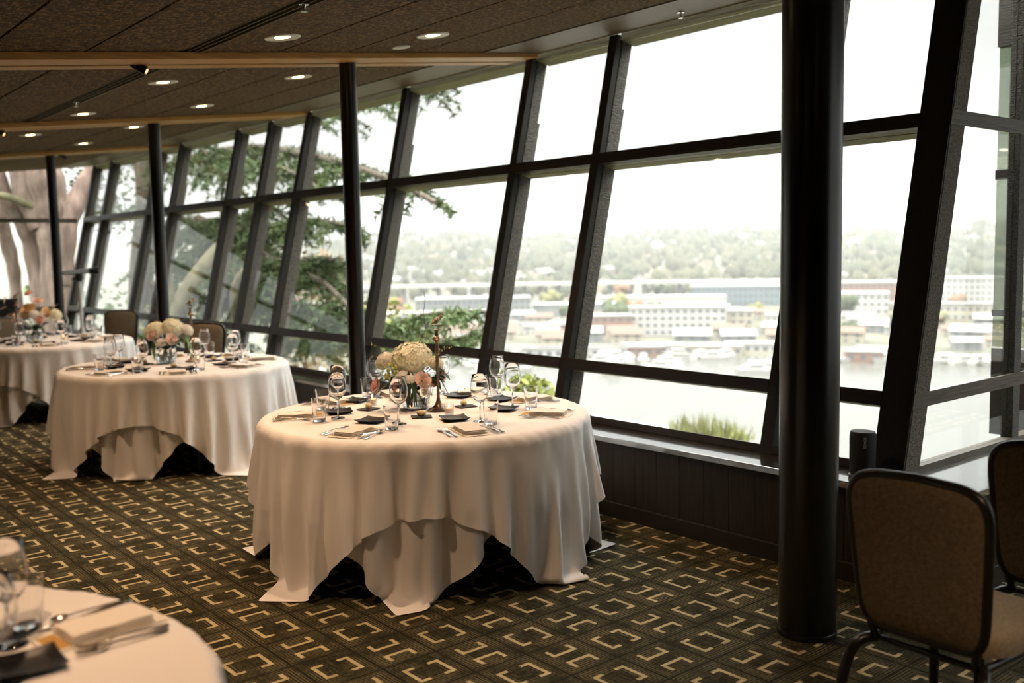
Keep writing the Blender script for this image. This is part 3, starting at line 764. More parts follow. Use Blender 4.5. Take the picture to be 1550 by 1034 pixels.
setting('A', -12, PL8[6], (.52, 0), (.66, 15), (.58, 10))
setting('A', -55, PL8[7], (.42, -41), (.48, -28), (.57, -38))
for i, a in enumerate((-110, -156, 158, 113, 68, 23, -22, -66)): setting('B', a, PL8[i], (.45, a + 8))
for i, a in enumerate((-102, -147, 168, 123, 78, 33, -12, -57)): setting('C', a, PL8[i])
setting('D', 7, 'at the near right place', (.515, -3), (.532, 14.1), (.615, 21), rn=.70)
MK['wine']((.398, 2.087, TOPZ), 0, 'clear wine glass at the very edge, nearest to us on the corner table', 'wine glass')
setting('D', 58, 'at the rear place', (.45, 62), (.50, 80), (.6, 77))
def centre(k, items):
    cx, cy, _, nm, ln = TABLES[k]
    for kind, x, y, rz, label, cat, dz in items:
        MK[kind]((x, y, TOPZ + dz), rz, label + ' ' + nm, cat)
centre('A', [('slate', 2.776, 4.577, .3, 'black slate tile left of the flower vase on', 'tile', 0), ('slate', 2.833, 4.152, -.5, 'black slate tile just in front of the flower vase on', 'tile', 0),
    ('slate', 3.203, 4.261, -.2, 'black slate tile right of the flower vase on', 'tile', 0),
    ('pebble', 2.770, 4.565, .9, 'tan egg shaped sweet on the slate left of the vase on', 'sweet', .006), ('pebble', 2.835, 4.155, -.7, 'tan egg shaped sweet on the slate in front of the vase on', 'sweet', .006),
    ('pebble', 3.195, 4.268, .9, 'tan egg shaped sweet on the slate right of the vase on', 'sweet', .006),
    ('votive', 2.875, 4.70, 0, 'lit votive candle left of the vase on', 'candle', 0), ('votive', 2.99, 4.125, 0, 'lit votive candle in front of the candlestick foot on', 'candle', 0),
    ('votive', 3.13, 4.60, 0, 'lit votive candle behind the vase on', 'candle', 0),
    ('stick', 3.03, 4.275, .1, 'tall dark bronze candlestick topped with a small bird on', 'candlestick', 0)])
centre('B', [('slate', 2.71, 7.86, .2, 'black slate tile left of the vase on', 'tile', 0), ('slate', 2.78, 7.42, .1, 'black slate tile in front of the vase on', 'tile', 0), ('slate', 3.20, 7.66, .1, 'black slate tile right of the vase on', 'tile', 0),
    ('pebble', 2.71, 7.86, .5, 'yellow sweet on the slate left of the vase on', 'sweet', .006), ('pebble', 3.20, 7.66, .5, 'yellow sweet on the slate right of the vase on', 'sweet', .006),
    ('pebble', 2.78, 7.42, .2, 'tan sweet on the slate in front of the vase on', 'sweet', .006),
    ('votive', 2.66, 7.93, 0, 'lit votive candle left of the vase on', 'candle', 0), ('votive', 3.02, 7.56, 0, 'lit votive candle by the candlestick on', 'candle', 0),
    ('stick', 3.06, 7.75, .1, 'tall bronze candlestick among the pale roses on', 'candlestick', 0)])
centre('C', [('slate', 2.62, 10.75, .2, 'black slate tile in front of the peach flowers on', 'tile', 0), ('votive', 2.90, 10.8, 0, 'lit votive candle right of the vase on', 'candle', 0),
    ('pebble', 2.62, 10.75, .2, 'yellow sweet on the slate tile on', 'sweet', .006),
    ('stick', 2.50, 10.95, .4, 'dark candlestick left of the peach flowers on', 'candlestick', 0)])

# ------------------------------------------------------------------ flowers
RV = Vector((.768, -.640, -.018)); FV = Vector((.637, .766, 0)).normalized()
PINK = mat('blush_rose', (.95, .72, .63), rough=.7, var=.12, vscale=30, sss=.15)
DPINK = mat('dusty_pink_rose', (.86, .52, .46), rough=.7, var=.15, vscale=30, sss=.1)
CREAMF = mat('cream_hydrangea', (.93, .91, .72), rough=.75, var=.12, vscale=25, sss=.1)
WHITEF = mat('white_blossom', (.93, .90, .84), rough=.75, sss=.1)
PEACH = mat('peach_bloom', (.97, .74, .46), rough=.7, var=.1, vscale=30, sss=.15)
CORAL = mat('coral_bloom', (.93, .58, .47), rough=.7, var=.1, vscale=30, sss=.1)
LEAF = mat('dark_leaf', (.030, .065, .022), rough=.45, var=.3, vscale=30)
LEAFL = mat('light_leaf', (.16, .24, .07), rough=.5, var=.3, vscale=30)
EUC = mat('grey_green_leaf', (.18, .27, .20), rough=.55, var=.15, vscale=20)
STEMM = mat('green_stem', (.10, .17, .05), rough=.5)
TWIG = mat('curly_willow_twig', (.13, .075, .04), rough=.6)
BUD = mat('yellow_green_bud', (.50, .52, .16), rough=.6, var=.2, vscale=60)
def petal(m, R_, w_, tilt, az, base=.1, curl=.25, c=Vector((0, 0, 0)), rot=None, lift=0):
    nu, nv = 4, 4; vs = []
    for i in range(nu + 1):
        u = i / nu
        for j in range(nv + 1):
            v = j / nv * 2 - 1
            wd = w_ * (math.sin(min(1, base + u * 1.05) * math.pi * .62)) * (1 - .25 * max(0, u - .75) * 4 * abs(v))
            rad = R_ * math.sin(min(1.5, .25 + u * 1.15)) * (1 - .18 * v * v) + (curl * R_ * max(0, u - .7))
            h = R_ * 1.25 * u * math.cos(tilt) - R_ * .3 + lift
            rr = rad * (.35 + .65 * math.sin(tilt + .5))
            a = az + v * wd / max(R_, 1e-4)
            vs.append(Vector((rr * math.cos(a), rr * math.sin(a), h)))
    if rot is not None: vs = [rot @ v for v in vs]
    vs = [v + c for v in vs]; n = nv + 1
    m.add(vs, [(i * n + j, i * n + j + 1, (i + 1) * n + j + 1, (i + 1) * n + j) for i in range(nu) for j in range(nv)])
def rose_bloom(r, seed, fullness=1):
    rn = random.Random(seed); m = MB()
    for ring, (k, rr, tl) in enumerate(((3, .20, .05), (4, .36, .22), (5, .55, .45), (5, .76, .80), (6, 1.0, 1.2))):
        for q in range(k): petal(m, r * rr, r * rr * .85, tl, q * 2 * math.pi / k + ring * .8 + rn.uniform(-.15, .15), curl=.15 + ring * .09, lift=r * (.42 - .13 * ring))
    return m
def hydrangea_bloom(r, seed, n=380, flat=.75):
    rn = random.Random(seed); m = MB()
    for i in range(n):
        z = 1 - 1.45 * (i + .5) / n; a = i * 2.39996; s = math.sqrt(max(0, 1 - z * z))
        d = Vector((s * math.cos(a), s * math.sin(a), z)); rr = r * rn.uniform(.90, 1.06)
        c = Vector((d.x * rr, d.y * rr, d.z * rr * flat)); q = d.to_track_quat('Z', 'Y').to_matrix() @ Matrix.Rotation(rn.uniform(0, 6), 3, 'Z') @ Matrix.Rotation(rn.uniform(-.4, .4), 3, 'X')
        p = r * .125
        for k in range(4):
            b = k * math.pi / 2; C_, S_ = math.cos(b), math.sin(b)
            P = lambda x, y, z_: c + q @ Vector((C_ * x - S_ * y, S_ * x + C_ * y, z_))
            m.add([P(.05 * p, 0, 0), P(.55 * p, -.5 * p, .12 * p), P(1.05 * p, 0, .22 * p), P(.55 * p, .5 * p, .12 * p)], [(0, 1, 2, 3)])
    m.ball((0, 0, -.05 * r), r * .86, 14, 8, (1, 1, flat))
    return m
def leaf(m, base, tip, w_, droop=0.0, side=Vector((0, 0, 1)), n=7):
    base, tip = Vector(base), Vector(tip); ax = tip - base; nr = ax.cross(side).normalized(); up = nr.cross(ax).normalized(); vs = []
    for i in range(n + 1):
        t = i / n; p = base + ax * t + Vector((0, 0, -droop * t * t)) ; h = w_ * math.sin(math.pi * min(.999, t ** .8)) + .0004
        vs += [p - nr * h + up * h * .25, p, p + nr * h + up * h * .25]
    m.add(vs, [f for i in range(n) for f in ((3 * i, 3 * i + 1, 3 * i + 4, 3 * i + 3), (3 * i + 1, 3 * i + 2, 3 * i + 5, 3 * i + 4))])
    return m
def vase(center, label, r=.088):
    t = empty('glass_vase', center, label=label, cat='vase')
    prof = [(.0001, 0)] + [(r * s_, r * z_) for s_, z_ in ((.55, 0), (.78, .06), (.95, .45), (1.0, .85), (.95, 1.25), (.80, 1.58), (.66, 1.72), (.63, 1.86))]
    inn = [(x - .003, z + .003) for x, z in reversed(prof[2:])]; inn = [(prof[-1][0] - .0015, prof[-1][1] + .001)] + inn
    MB().lathe(prof + inn + [(.0001, .006)], n=40).build('bowl', GLASS, t, smooth=True)
    w_ = [(.0001, .0065)] + [(x - .0045, z + .006) for x, z in prof[2:6]] + [(.0001, prof[5][1] + .006)]
    MB().lathe(w_, n=36).build('water', WATER, t, smooth=True)
    return t
def FLp(vc, p): return Vector(vc) + RV * p[0] + FV * p[2] + Vector((0, 0, p[1] + .018 * p[0]))
def stemmed(name, head, hmat, vc, p, r, tiltdir, label, cat, stem_r=.0022, group=None):
    """one flower: bloom with its stem running down into the vase"""
    pos = FLp(vc, p); t = empty(name, pos, label=label, cat=cat, group=group)
    o = head.build('bloom', hmat, t, smooth=True)
    n = Vector(tiltdir).normalized(); o.rotation_mode = 'QUATERNION'; o.rotation_quaternion = n.to_track_quat('Z', 'Y')
    foot = Vector(vc) + Vector((-p[0] * .28, -p[2] * .3, .016)) ; neck = Vector(vc) + RV * p[0] * .22 + FV * p[2] * .25 + Vector((0, 0, .155))
    st = MB().tube(smooth_path([Vector((0, 0, -r * .2)), (neck - pos), (foot - pos)], 6), stem_r, 6)
    st.build('stem', STEMM, t, smooth=True)
    return t
def leafy(name, vc, pts, leaves, lm, label, cat, sr=.0016):
    """a foliage stem: list of points (right, up, away) and leaves along it"""
    P = [FLp(vc, p) for p in pts]; t = empty(name, P[0], label=label, cat=cat)
    o = P[0]; MB().tube(smooth_path([p - o for p in P], 5), sr, 6).build('stem', STEMM if lm is not TWIG else TWIG, t, smooth=True)
    if leaves:
        m = MB()
        for a, b, w_ in leaves: leaf(m, FLp(vc, a) - o, FLp(vc, b) - o, w_, .01)
        m.build('leaves', lm, t, smooth=True)
    return t
def toward(p, up=.6): return Vector((RV.x * p[0] * 8 - FV.x * .6, RV.y * p[0] * 8 - FV.y * .6, up))
def bouquet(k, vc, spec, extra):
    nm = TABLES[k][3]
    vase(vc, 'round clear glass vase holding the bouquet on ' + nm, r=.088)
    for i, (kind, mt_, p, r, lab) in enumerate(spec):
        up = .35 if p[1] < .34 else 1.1
        if kind == 'hydrangea': stemmed('hydrangea', hydrangea_bloom(r, i), mt_, vc, p, r, toward(p, 1.3), lab + ' ' + nm, 'flower', .003)
        else: stemmed('rose', rose_bloom(r, i + 5), mt_, vc, p, r, toward(p, up), lab + ' ' + nm, 'flower')
    rn = random.Random(k)
    # leafy collar of foliage between the blooms
    for q in range(11):
        a = -1.5 + q * 3.0 / 10; x = math.sin(a) * .15; zz = .13 + .03 * rn.random(); dd = -.10 + .06 * abs(math.sin(a))
        lv = []
        for s in range(5):
            u = s / 4; b = (x * (.5 + .6 * u), zz + .05 * u * abs(math.sin(a)) - .01, dd * (1 + .1 * u)); lv.append((b, (b[0] + rn.uniform(-.06, .06), b[1] + rn.uniform(-.03, .06), b[2] - .03), .016))
        leafy('foliage_sprig', vc, [(0, .13, 0), (x * .5, zz, dd), (x * 1.1, zz + .04, dd)], lv, LEAF, 'dark green leafy sprig tucked into the bouquet on ' + nm, 'foliage')['group'] = 'leafy sprigs of the bouquet on ' + nm
    extra(vc, nm)
def extraA(vc, nm):
    leafy('curly_twig', vc, [(0, .14, 0), (.02, .34, -.01), (.065, .43, -.02), (.055, .52, 0), (.065, .58, .01), (.060, .64, 0)], [], TWIG, 'tall bare curly twig rising above the bouquet on ' + nm, 'twig')
    leafy('curly_twig', vc, [(0, .14, 0), (-.02, .34, 0), (-.022, .41, .01), (-.04, .45, 0), (-.075, .475, 0)], [], TWIG, 'short bare twig left of the tall twig on ' + nm, 'twig')
    lv = [((-.07, .20, -.10), (-.27, .045, -.13), .020), ((-.06, .19, -.10), (-.24, .10, -.10), .017), ((-.05, .21, -.11), (-.19, .12, -.16), .018)]
    leafy('long_leaf_branch', vc, [(0, .12, 0), (-.06, .20, -.09), (-.12, .17, -.11)], lv, LEAF, 'long pointed dark leaves drooping over the left of the vase on ' + nm, 'foliage')
    lv = [((-.02, .22, -.13), (-.03, .03, -.15), .022), ((.0, .21, -.13), (.01, .06, -.145), .015), ((-.05, .20, -.12), (-.08, .06, -.13), .014)]
    leafy('hanging_leaf_branch', vc, [(0, .12, 0), (-.01, .2, -.1), (-.02, .21, -.12)], lv, LEAF, 'broad dark leaf hanging in front of the vase on ' + nm, 'foliage')
    lv = [((.12, .20, -.05), (.19, .07, -.06), .013), ((.11, .20, -.05), (.15, .10, -.08), .012)]
    leafy('long_leaf_branch', vc, [(0, .12, 0), (.09, .20, -.04), (.13, .19, -.05)], lv, LEAF, 'dark pointed leaves right of the candlestick on ' + nm, 'foliage')
    for nme, pts, lab in (('budding_sprig', [(-.03, .14, 0), (-.13, .27, -.02), (-.18, .315, 0), (-.235, .36, 0)], 'thin sprig of yellow green buds reaching left from the bouquet on '),
                          ('budding_sprig', [(.02, .14, 0), (.10, .28, 0), (.15, .32, 0), (.20, .33, 0)], 'thin sprig of small green buds right of the candlestick on ')):
        P = [FLp(vc, p) for p in pts]; t = empty(nme, P[0], label=lab + nm, cat='foliage'); sp_ = smooth_path([p - P[0] for p in P], 6)
        MB().tube(sp_, .0013, 5).build('stem', STEMM, t, smooth=True); m = MB()
        for i, p in enumerate(sp_[6:]):
            m.ball(p + Vector((math.sin(i * 2.1) * .006, 0, math.cos(i * 2.7) * .008)), .0030 + .0012 * math.sin(i * 1.3), 6, 4, (1, 1, 1.5))
        m.build('buds', BUD, t, smooth=True)
    t = empty('bud_cluster', FLp(vc, (-.125, .205, -.08)), label='cluster of pale green buds left of the blush rose on ' + nm, cat='foliage'); m = MB(); rn = random.Random(4)
    for i in range(26): m.ball((rn.gauss(0, .028), rn.gauss(0, .022), rn.gauss(0, .028)), rn.uniform(.006, .010), 7, 5, (1, 1, 1.35))
    m.build('buds', BUD, t, smooth=True); MB().tube([(0, 0, 0), FLp(vc, (-.03, .15, 0)) - t.location], .002, 6).build('stem', STEMM, t)
VA = (2.985, 4.425, TOPZ)
bouquet('A', VA, [
    ('hydrangea', CREAMF, (-.015, .272, .0), .108, 'large cream hydrangea crowning the bouquet on'),
    ('hydrangea', WHITEF, (-.165, .262, .0), .052, 'small white blossom head at the upper left of the bouquet on'),
    ('hydrangea', WHITEF, (-.06, .190, -.11), .036, 'small white blossom head below the cream hydrangea on'),
    ('hydrangea', WHITEF, (-.015, .178, -.12), .034, 'white blossom head just left of the blush rose on'),
    ('hydrangea', CREAMF, (.115, .245, -.03), .045, 'pale cream blossom at the right of the bouquet on'),
    ('rose', PINK, (.055, .168, -.12), .046, 'open blush pink rose facing the camera on'),
    ('rose', DPINK, (-.205, .135, -.06), .042, 'dusty pink rose at the left edge of the bouquet on'),
    ('rose', PINK, (.145, .180, -.02), .036, 'pink rose behind the candlestick stem on'),
    ('rose', DPINK, (.105, .145, -.06), .024, 'small pink rosebud beside the candlestick on'),
    ('rose', DPINK, (-.10, .120, -.11), .024, 'small dark pink rosebud low in the bouquet on')], extraA)
def extraB(vc, nm):
    t = empty('eucalyptus_sprig', FLp(vc, (.16, .20, 0)), label='round grey green leaf sprig right of the candlestick on ' + nm, cat='foliage'); m = MB()
    for c_, r_ in (((.0, 0, .03), .045), ((.03, -.03, .0), .035)):
        m.lathe([(.0001, .002), (r_ * .6, .004), (r_, 0)], (0, 0, 0), 14)
    o = m.build('leaves', EUC, t, smooth=True); o.rotation_euler = (1.2, 0, -.7)
    MB().tube([(0, 0, 0), FLp(vc, (.03, .14, 0)) - t.location], .002, 6).build('stem', STEMM, t)
    leafy('long_leaf_branch', vc, [(0, .12, 0), (.16, .18, -.02), (.20, .12, -.03)], [((.18, .22, -.02), (.23, .02, -.04), .014), ((-.1, .2, -.1), (-.12, .05, -.12), .014), ((-.06, .2, -.1), (-.05, .04, -.12), .014)], LEAFL, 'light green pointed leaves of the bouquet on ' + nm, 'foliage')
    leafy('curly_twig', vc, [(-.02, .14, 0), (-.05, .40, 0), (-.09, .48, 0), (-.08, .58, 0), (-.10, .66, 0)], [], TWIG, 'thin reddish twig rising against the column behind ' + nm, 'twig')
bouquet('B', (2.86, 7.80, TOPZ), [
    ('hydrangea', CREAMF, (.06, .285, .02), .085, 'cream hydrangea at the top right of the bouquet on'),
    ('hydrangea', CREAMF, (-.08, .26, 0), .085, 'cream hydrangea at the top left of the bouquet on'),
    ('hydrangea', WHITEF, (.0, .17, -.09), .045, 'white blossom head low in the middle of the bouquet on'),
    ('rose', PINK, (-.06, .235, -.10), .048, 'blush rose facing the camera, left of the white blossom on'),
    ('rose', PINK, (.085, .20, -.09), .048, 'pink rose beside the candlestick on'),
    ('rose', DPINK, (-.18, .165, -.05), .042, 'dusty pink rose at the left edge on'),
    ('rose', DPINK, (-.13, .125, -.08), .030, 'small dark pink rosebud at the lower left on'),
    ('hydrangea', WHITEF, (.17, .26, .04), .050, 'white blossom behind the candlestick on')], extraB)
def extraC(vc, nm):
    leafy('orange_leaf_sprig', vc, [(-.02, .14, 0), (-.16, .28, 0), (-.27, .36, 0), (-.30, .42, 0)], [((-.2, .3, 0), (-.3, .26, 0), .015), ((-.27, .36, 0), (-.35, .34, 0), .013), ((-.29, .4, 0), (-.27, .5, 0), .013)], CORAL, 'orange leafed sprig reaching left on ' + nm, 'foliage')
    leafy('orange_leaf_sprig', vc, [(.02, .14, 0), (.15, .3, 0), (.28, .38, 0)], [((.2, .33, 0), (.28, .40, 0), .015), ((.15, .3, 0), (.22, .36, 0), .014)], CORAL, 'orange leafed sprig reaching right on ' + nm, 'foliage')
bouquet('C', (2.68, 11.05, TOPZ), [
    ('rose', PEACH, (-.02, .32, -.05), .085, 'large peach bloom in the middle of the bouquet on'),
    ('rose', CORAL, (-.03, .50, 0), .042, 'coral pink rose standing highest in the bouquet on'),
    ('rose', PINK, (.06, .42, 0), .045, 'pink rose right below the highest bloom on'),
    ('rose', PINK, (-.16, .25, -.04), .060, 'pale pink bloom at the left of the bouquet on'),
    ('rose', PEACH, (.15, .30, -.02), .055, 'peach bloom at the right of the bouquet on'),
    ('rose', CORAL, (.10, .23, -.08), .045, 'coral rose low on the right of the bouquet on'),
    ('hydrangea', WHITEF, (.05, .28, -.08), .055, 'white blossom in front of the bouquet on'),
    ('hydrangea', CREAMF, (.24, .27, 0), .065, 'pale yellow blossom at the far right of the bouquet on'),
    ('rose', CORAL, (-.10, .19, -.08), .040, 'coral rose low on the left of the bouquet on')], extraC)

# ------------------------------------------------------------------ chairs
FAB = mat('taupe_woven_fabric', (.155, .120, .078), rough=.95, color2=(.25, .195, .13), vscale=90, bump=.5, bscale=260, spec=.15)
FABSEAT = mat('beige_seat_fabric', (.34, .27, .18), rough=.95, var=.15, vscale=90, bump=.4, bscale=260, spec=.15)
def make_chair():
    t = empty('banquet_chair')
    # outline of the back in (y, z), lofted
    def outline(g):
        pts = []; n = 44
        for i in range(n):
            a = 2 * math.pi * i / n; c, s = math.cos(a), math.sin(a)
            e = .30; y = math.copysign(abs(c) ** e, c); z = math.copysign(abs(s) ** e, s)
            hw = .188 + .032 * (z * .5 + .5); y = y * (hw - g); z = z * (.235 - g) + .672
            z += .018 * (1 - (y / .22) ** 2) * (1 if z > .672 else .0)
            pts.append((y, z))
        return pts
    def bx(y, z): return -.205 - .10 * (z - .45) + .30 * y * y * -1 + .0
    out = outline(.0); m = MB()
    P = [Vector((bx(y, z), y, z)) for y, z in out]; m.tube(P + [P[0], P[1]], .0155, 12, cap=False)
    m.build('back_frame', BLACKM, t, smooth=True)
    m = MB()
    rings = []
    for g, d in ((.004, -.012), (.02, -.020), (.08, -.022), (.15, -.022)): rings.append([(bx(y, z) + d, y, z) for y, z in outline(g)])
    vs = [v for r_ in rings for v in r_]; n = 44; fs = []
    for j in range(len(rings) - 1):
        for k in range(n): fs.append((j * n + k, (j + 1) * n + k, (j + 1) * n + (k + 1) % n, j * n + (k + 1) % n))
    fs.append(tuple((len(rings) - 1) * n + k for k in range(n)))
    f0 = len(vs); rings2 = []
    for g, d in ((.004, .012), (.02, .034), (.08, .046), (.15, .05)): rings2.append([(bx(y, z) + d, y, z) for y, z in outline(g)])
    vs += [v for r_ in rings2 for v in r_]
    for j in range(3):
        for k in range(n): fs.append((f0 + j * n + k, f0 + j * n + (k + 1) % n, f0 + (j + 1) * n + (k + 1) % n, f0 + (j + 1) * n + k))
    fs.append(tuple(f0 + 3 * n + k for k in reversed(range(n))))
    for k in range(n): fs.append((k, (k + 1) % n, f0 + (k + 1) % n, f0 + k))
    m.add(vs, fs); m.build('backrest', FAB, t, smooth=True)
    # seat cushion: rounded, domed
    m = MB(); n = 40; rings = []
    for s, z in ((.90, .405), (.985, .415), (1.0, .44), (.985, .465), (.93, .478), (.7, .488), (.35, .492)):
        rr = []
        for i in range(n):
            a = 2 * math.pi * i / n; c, s_ = math.cos(a), math.sin(a); e = .5
            rr.append((.03 + s * .225 * math.copysign(abs(c) ** e, c), s * (.215 + .012 * c) * math.copysign(abs(s_) ** e, s_), z))
        rings.append(rr)
    vs = [v for r_ in rings for v in r_]; fs = [(j * n + k, j * n + (k + 1) % n, (j + 1) * n + (k + 1) % n, (j + 1) * n + k) for j in range(6) for k in range(n)]
    fs += [tuple(reversed(range(n))), tuple(6 * n + k for k in range(n))]
    m.add(vs, fs); m.build('seat', FABSEAT, t, smooth=True)
    m = MB(); m.tube([(-.19, -.17, .39), (.20, -.19, .39), (.20, .19, .39), (-.19, .17, .39), (-.19, -.17, .39)], .011, 8)
    for s in (-1, 1): m.tube(smooth_path([(-.195, s * .155, .39), (-.215, s * .165, .44), (-.212, s * .17, .50)], 4), .012, 8)
    m.build('seat_frame', BLACKM, t, smooth=True)
    for s in (-1, 1):
        MB().tube(smooth_path([(-.17, s * .165, .385), (-.235, s * .20, .37), (-.275, s * .222, .27), (-.285, s * .228, .12), (-.285, s * .228, 0)], 6), .017, 12).build('leg', BLACKM, t, smooth=True)
        MB().tube(smooth_path([(.17, s * .175, .385), (.23, s * .20, .36), (.245, s * .212, .25), (.25, s * .215, .12), (.25, s * .215, 0)], 6), .016, 12).build('leg', BLACKM, t, smooth=True)
    return t
CH = Once(make_chair)
CH((2.915, 1.375, 0), -.04, 'taupe fabric chair with black tube frame, nearest on the right, seen from behind', 'chair')
CH((3.66, 1.30, 0), .06, 'taupe fabric chair with black tube frame, cut off by the right edge of the frame', 'chair')
CH((4.02, 12.75, 0), -2.3, 'dark brown backed chair between the far table and the windows', 'chair')
CH((3.74, 9.45, 0), -2.45, 'dark framed chair behind the wine glasses of the middle table by the window', 'chair')
CH((2.72, 12.35, 0), -1.45, 'beige backed chair behind the peach bouquet at the far table', 'chair')
# dark settee at the far left
t = empty('slatted_settee', (2.62, 14.1, 0), .02, label='dark wooden settee with slatted back at the far left edge behind the far table', cat='settee')
MB().box((-1.3, -.04, .86), (.62, .04, 1.10)).build('top_board', BLACKM, t, bevel=.01)
MB().box((-1.3, -.5, .38), (.62, .05, .44)).build('seat', WALLM, t, bevel=.01)
m = MB()
for k in range(16): m.box((-1.26 + k * .12, -.02, .44), (-1.21 + k * .12, .02, .86))
m.build('back_slats', WALLM, t)
for x in (-1.27, .59):
    for y in (-.46, 0): MB().box((x - .03, y - .03, 0), (x + .03, y + .03, .38)).build('leg', WALLM, t)
# telescope on a white stand
t = empty('telescope', (3.79, 13.25, 0), label='silver telescope with black end on a white stand by the far windows', cat='telescope')
SILV = mat('silver_tube', (.55, .55, .54), rough=.3, metal=.7)
m = MB().tube([(-.19, .0, 1.420), (.12, .0, 1.44)], .032, 16); m.build('optical_tube', SILV, t, smooth=True)
m = MB().tube([(.12, .0, 1.44), (.23, .0, 1.447)], [.040, .044], 16); m.tube([(-.23, 0, 1.417), (-.19, 0, 1.42)], .018, 12); m.build('dew_shield', BLACKM, t, smooth=True)
MB().tube([(0, 0, 1.31), (0, 0, 1.41)], [.035, .05], 12).tube([(-.09, 0, 1.34), (.05, 0, 1.36)], .018, 10).build('mount_head', BLACKM, t, smooth=True)
MB().tube([(0, 0, .70), (0, 0, 1.31)], .022, 12).build('pole', WHITEP, t, smooth=True)
for k in range(3):
    a = k * 2.094 + .4; MB().tube([(0, 0, .75), (.28 * math.cos(a), .28 * math.sin(a), 0)], .014, 8).build('leg', WHITEP, t, smooth=True)

# ------------------------------------------------------------------ outdoors: lake, far shore, hill
def polar(az, d, z=0.0): a = math.radians(az); return (d * math.cos(a), d * math.sin(a), z)
def gz(d, az=45):
    if d < 462: return -48.0
    if d < 1000: return -46.5 + (d - 462) * .006
    u = min(1, (d - 1000) / 1150.0)
    return -43.3 + 71 * u ** 1.15 + 7 * math.sin(az * .35 + 1) * u + 4 * math.sin(az * 1.1) * u
LAKE = mat('lake_water', (.085, .085, .075), rough=.18, spec=.6, bump=.25, bscale=.12)
tag(MB().add([polar(-5, 25, -48), polar(-5, 470, -48), polar(95, 470, -48), polar(95, 25, -48)] , [(0, 1, 2, 3)]).add([polar(a, 700, -48.05) for a in range(-30, 125, 5)] + [(0, 0, -48.05)], [(31, k, k + 1) for k in range(30)]).build('lake', LAKE), kind='structure')
LAND = mat('far_hillside', (.045, .05, .032), rough=1, color2=(.13, .12, .09), vscale=.02, detail=6)
azs = list(np.linspace(5, 95, 91)); ds = [460, 464, 520, 650, 800, 1000, 1100, 1200, 1300, 1450, 1600, 1800, 2000, 2150, 2500, 3500]
m = MB(); m.add([polar(a, d, gz(d, a) if d < 2400 else gz(2150, a) - (d - 2150) * .03) for a in azs for d in ds], [(i * 16 + j, i * 16 + j + 1, (i + 1) * 16 + j + 1, (i + 1) * 16 + j) for i in range(90) for j in range(15)])
tag(m.build('hillside', LAND, smooth=True), kind='structure')
NEARG = mat('garden_slope', (.06, .07, .03), rough=1, color2=(.14, .12, .07), vscale=.8)
xs = list(np.linspace(4.75, 70, 27)); ysn = list(np.linspace(2.5, 75, 30)); m = MB()
def ngz(x, y): return -1.0 - .36 * max(0, x - 5.5) - .25 * math.sin(x * .7 + y * .4)
m.add([(x, y, ngz(x, y)) for x in xs for y in ysn], [(i * 30 + j, i * 30 + j + 1, (i + 1) * 30 + j + 1, (i + 1) * 30 + j)[::-1] for i in range(26) for j in range(29)])
m.add([(-12, 16.8, -.3), (4.75, 16.8, -.6), (4.75, 75, -.8), (-12, 75, -.3)], [(0, 1, 2, 3)])
tag(m.build('garden_slope', NEARG, smooth=True), kind='structure')
# outside roof terrace seen through the low panes
PALE = mat('pale_roof_gravel', (.28, .275, .26), rough=.9, var=.1, vscale=4)
tag(MB().box((10.0, 8.0, -2.4), (14.2, 13.1, -2.0)).box((13.4, 12.6, -2.4), (15.0, 15.2, -2.02)).build('flat_roof', PALE), 'pale flat roof seen low through the windows beside the thick column', 'roof')
# blades
GRASSM = mat('straw_green_grass', (.17, .18, .05), rough=.8, var=.35, vscale=2)
m = MB(); rn = random.Random(2)
for i in range(420):
    u = rn.random(); cx_, cy_ = 14.35 + u * .55 + rn.gauss(0, .12), 11.1 + 1.3 * (1 - u) + rn.gauss(0, .12); h = rn.uniform(.15, .5) * (1.2 - abs(u - .35)); a = rn.uniform(0, 6)
    m.add([(cx_ - .02 * math.cos(a), cy_ - .02 * math.sin(a), -2.0), (cx_ + .02 * math.cos(a), cy_ + .02 * math.sin(a), -2.0), (cx_ + rn.gauss(0, .1), cy_ + rn.gauss(0, .1), -2.0 + h)], [(0, 1, 2)])
tag(m.build('grass_clump', GRASSM), 'clump of straw green grass on the pale roof outside', 'grass', kind='stuff')

def cards(m, c, rad, n, size, rn, mats=None):
    for i in range(n):
        d = Vector((rn.gauss(0, 1), rn.gauss(0, 1), rn.gauss(0, 1))).normalized() * (rn.random() ** .4)
        p = Vector(c) + Vector((d.x * rad[0], d.y * rad[1], d.z * rad[2])); s = size * rn.uniform(.6, 1.4)
        a = Vector((rn.gauss(0, 1), rn.gauss(0, 1), rn.gauss(0, .6))).normalized(); b = a.cross(Vector((rn.gauss(0, 1), rn.gauss(0, 1), rn.gauss(0, 1)))).normalized()
        m.add([p - a * s, p + b * s * .5, p + a * s, p - b * s * .5], [(0, 1, 2, 3)])
SHR = {'yellow green': mat('yellow_green_leaves', (.17, .19, .045), rough=.7, var=.3, vscale=3), 'rose tinted': mat('rose_tinted_leaves', (.26, .11, .08), rough=.7, color2=(.26, .23, .12), vscale=4),
       'green': mat('green_leaves', (.06, .10, .028), rough=.7, var=.3, vscale=3), 'golden': mat('golden_leaves', (.25, .18, .06), rough=.7, var=.3, vscale=3)}
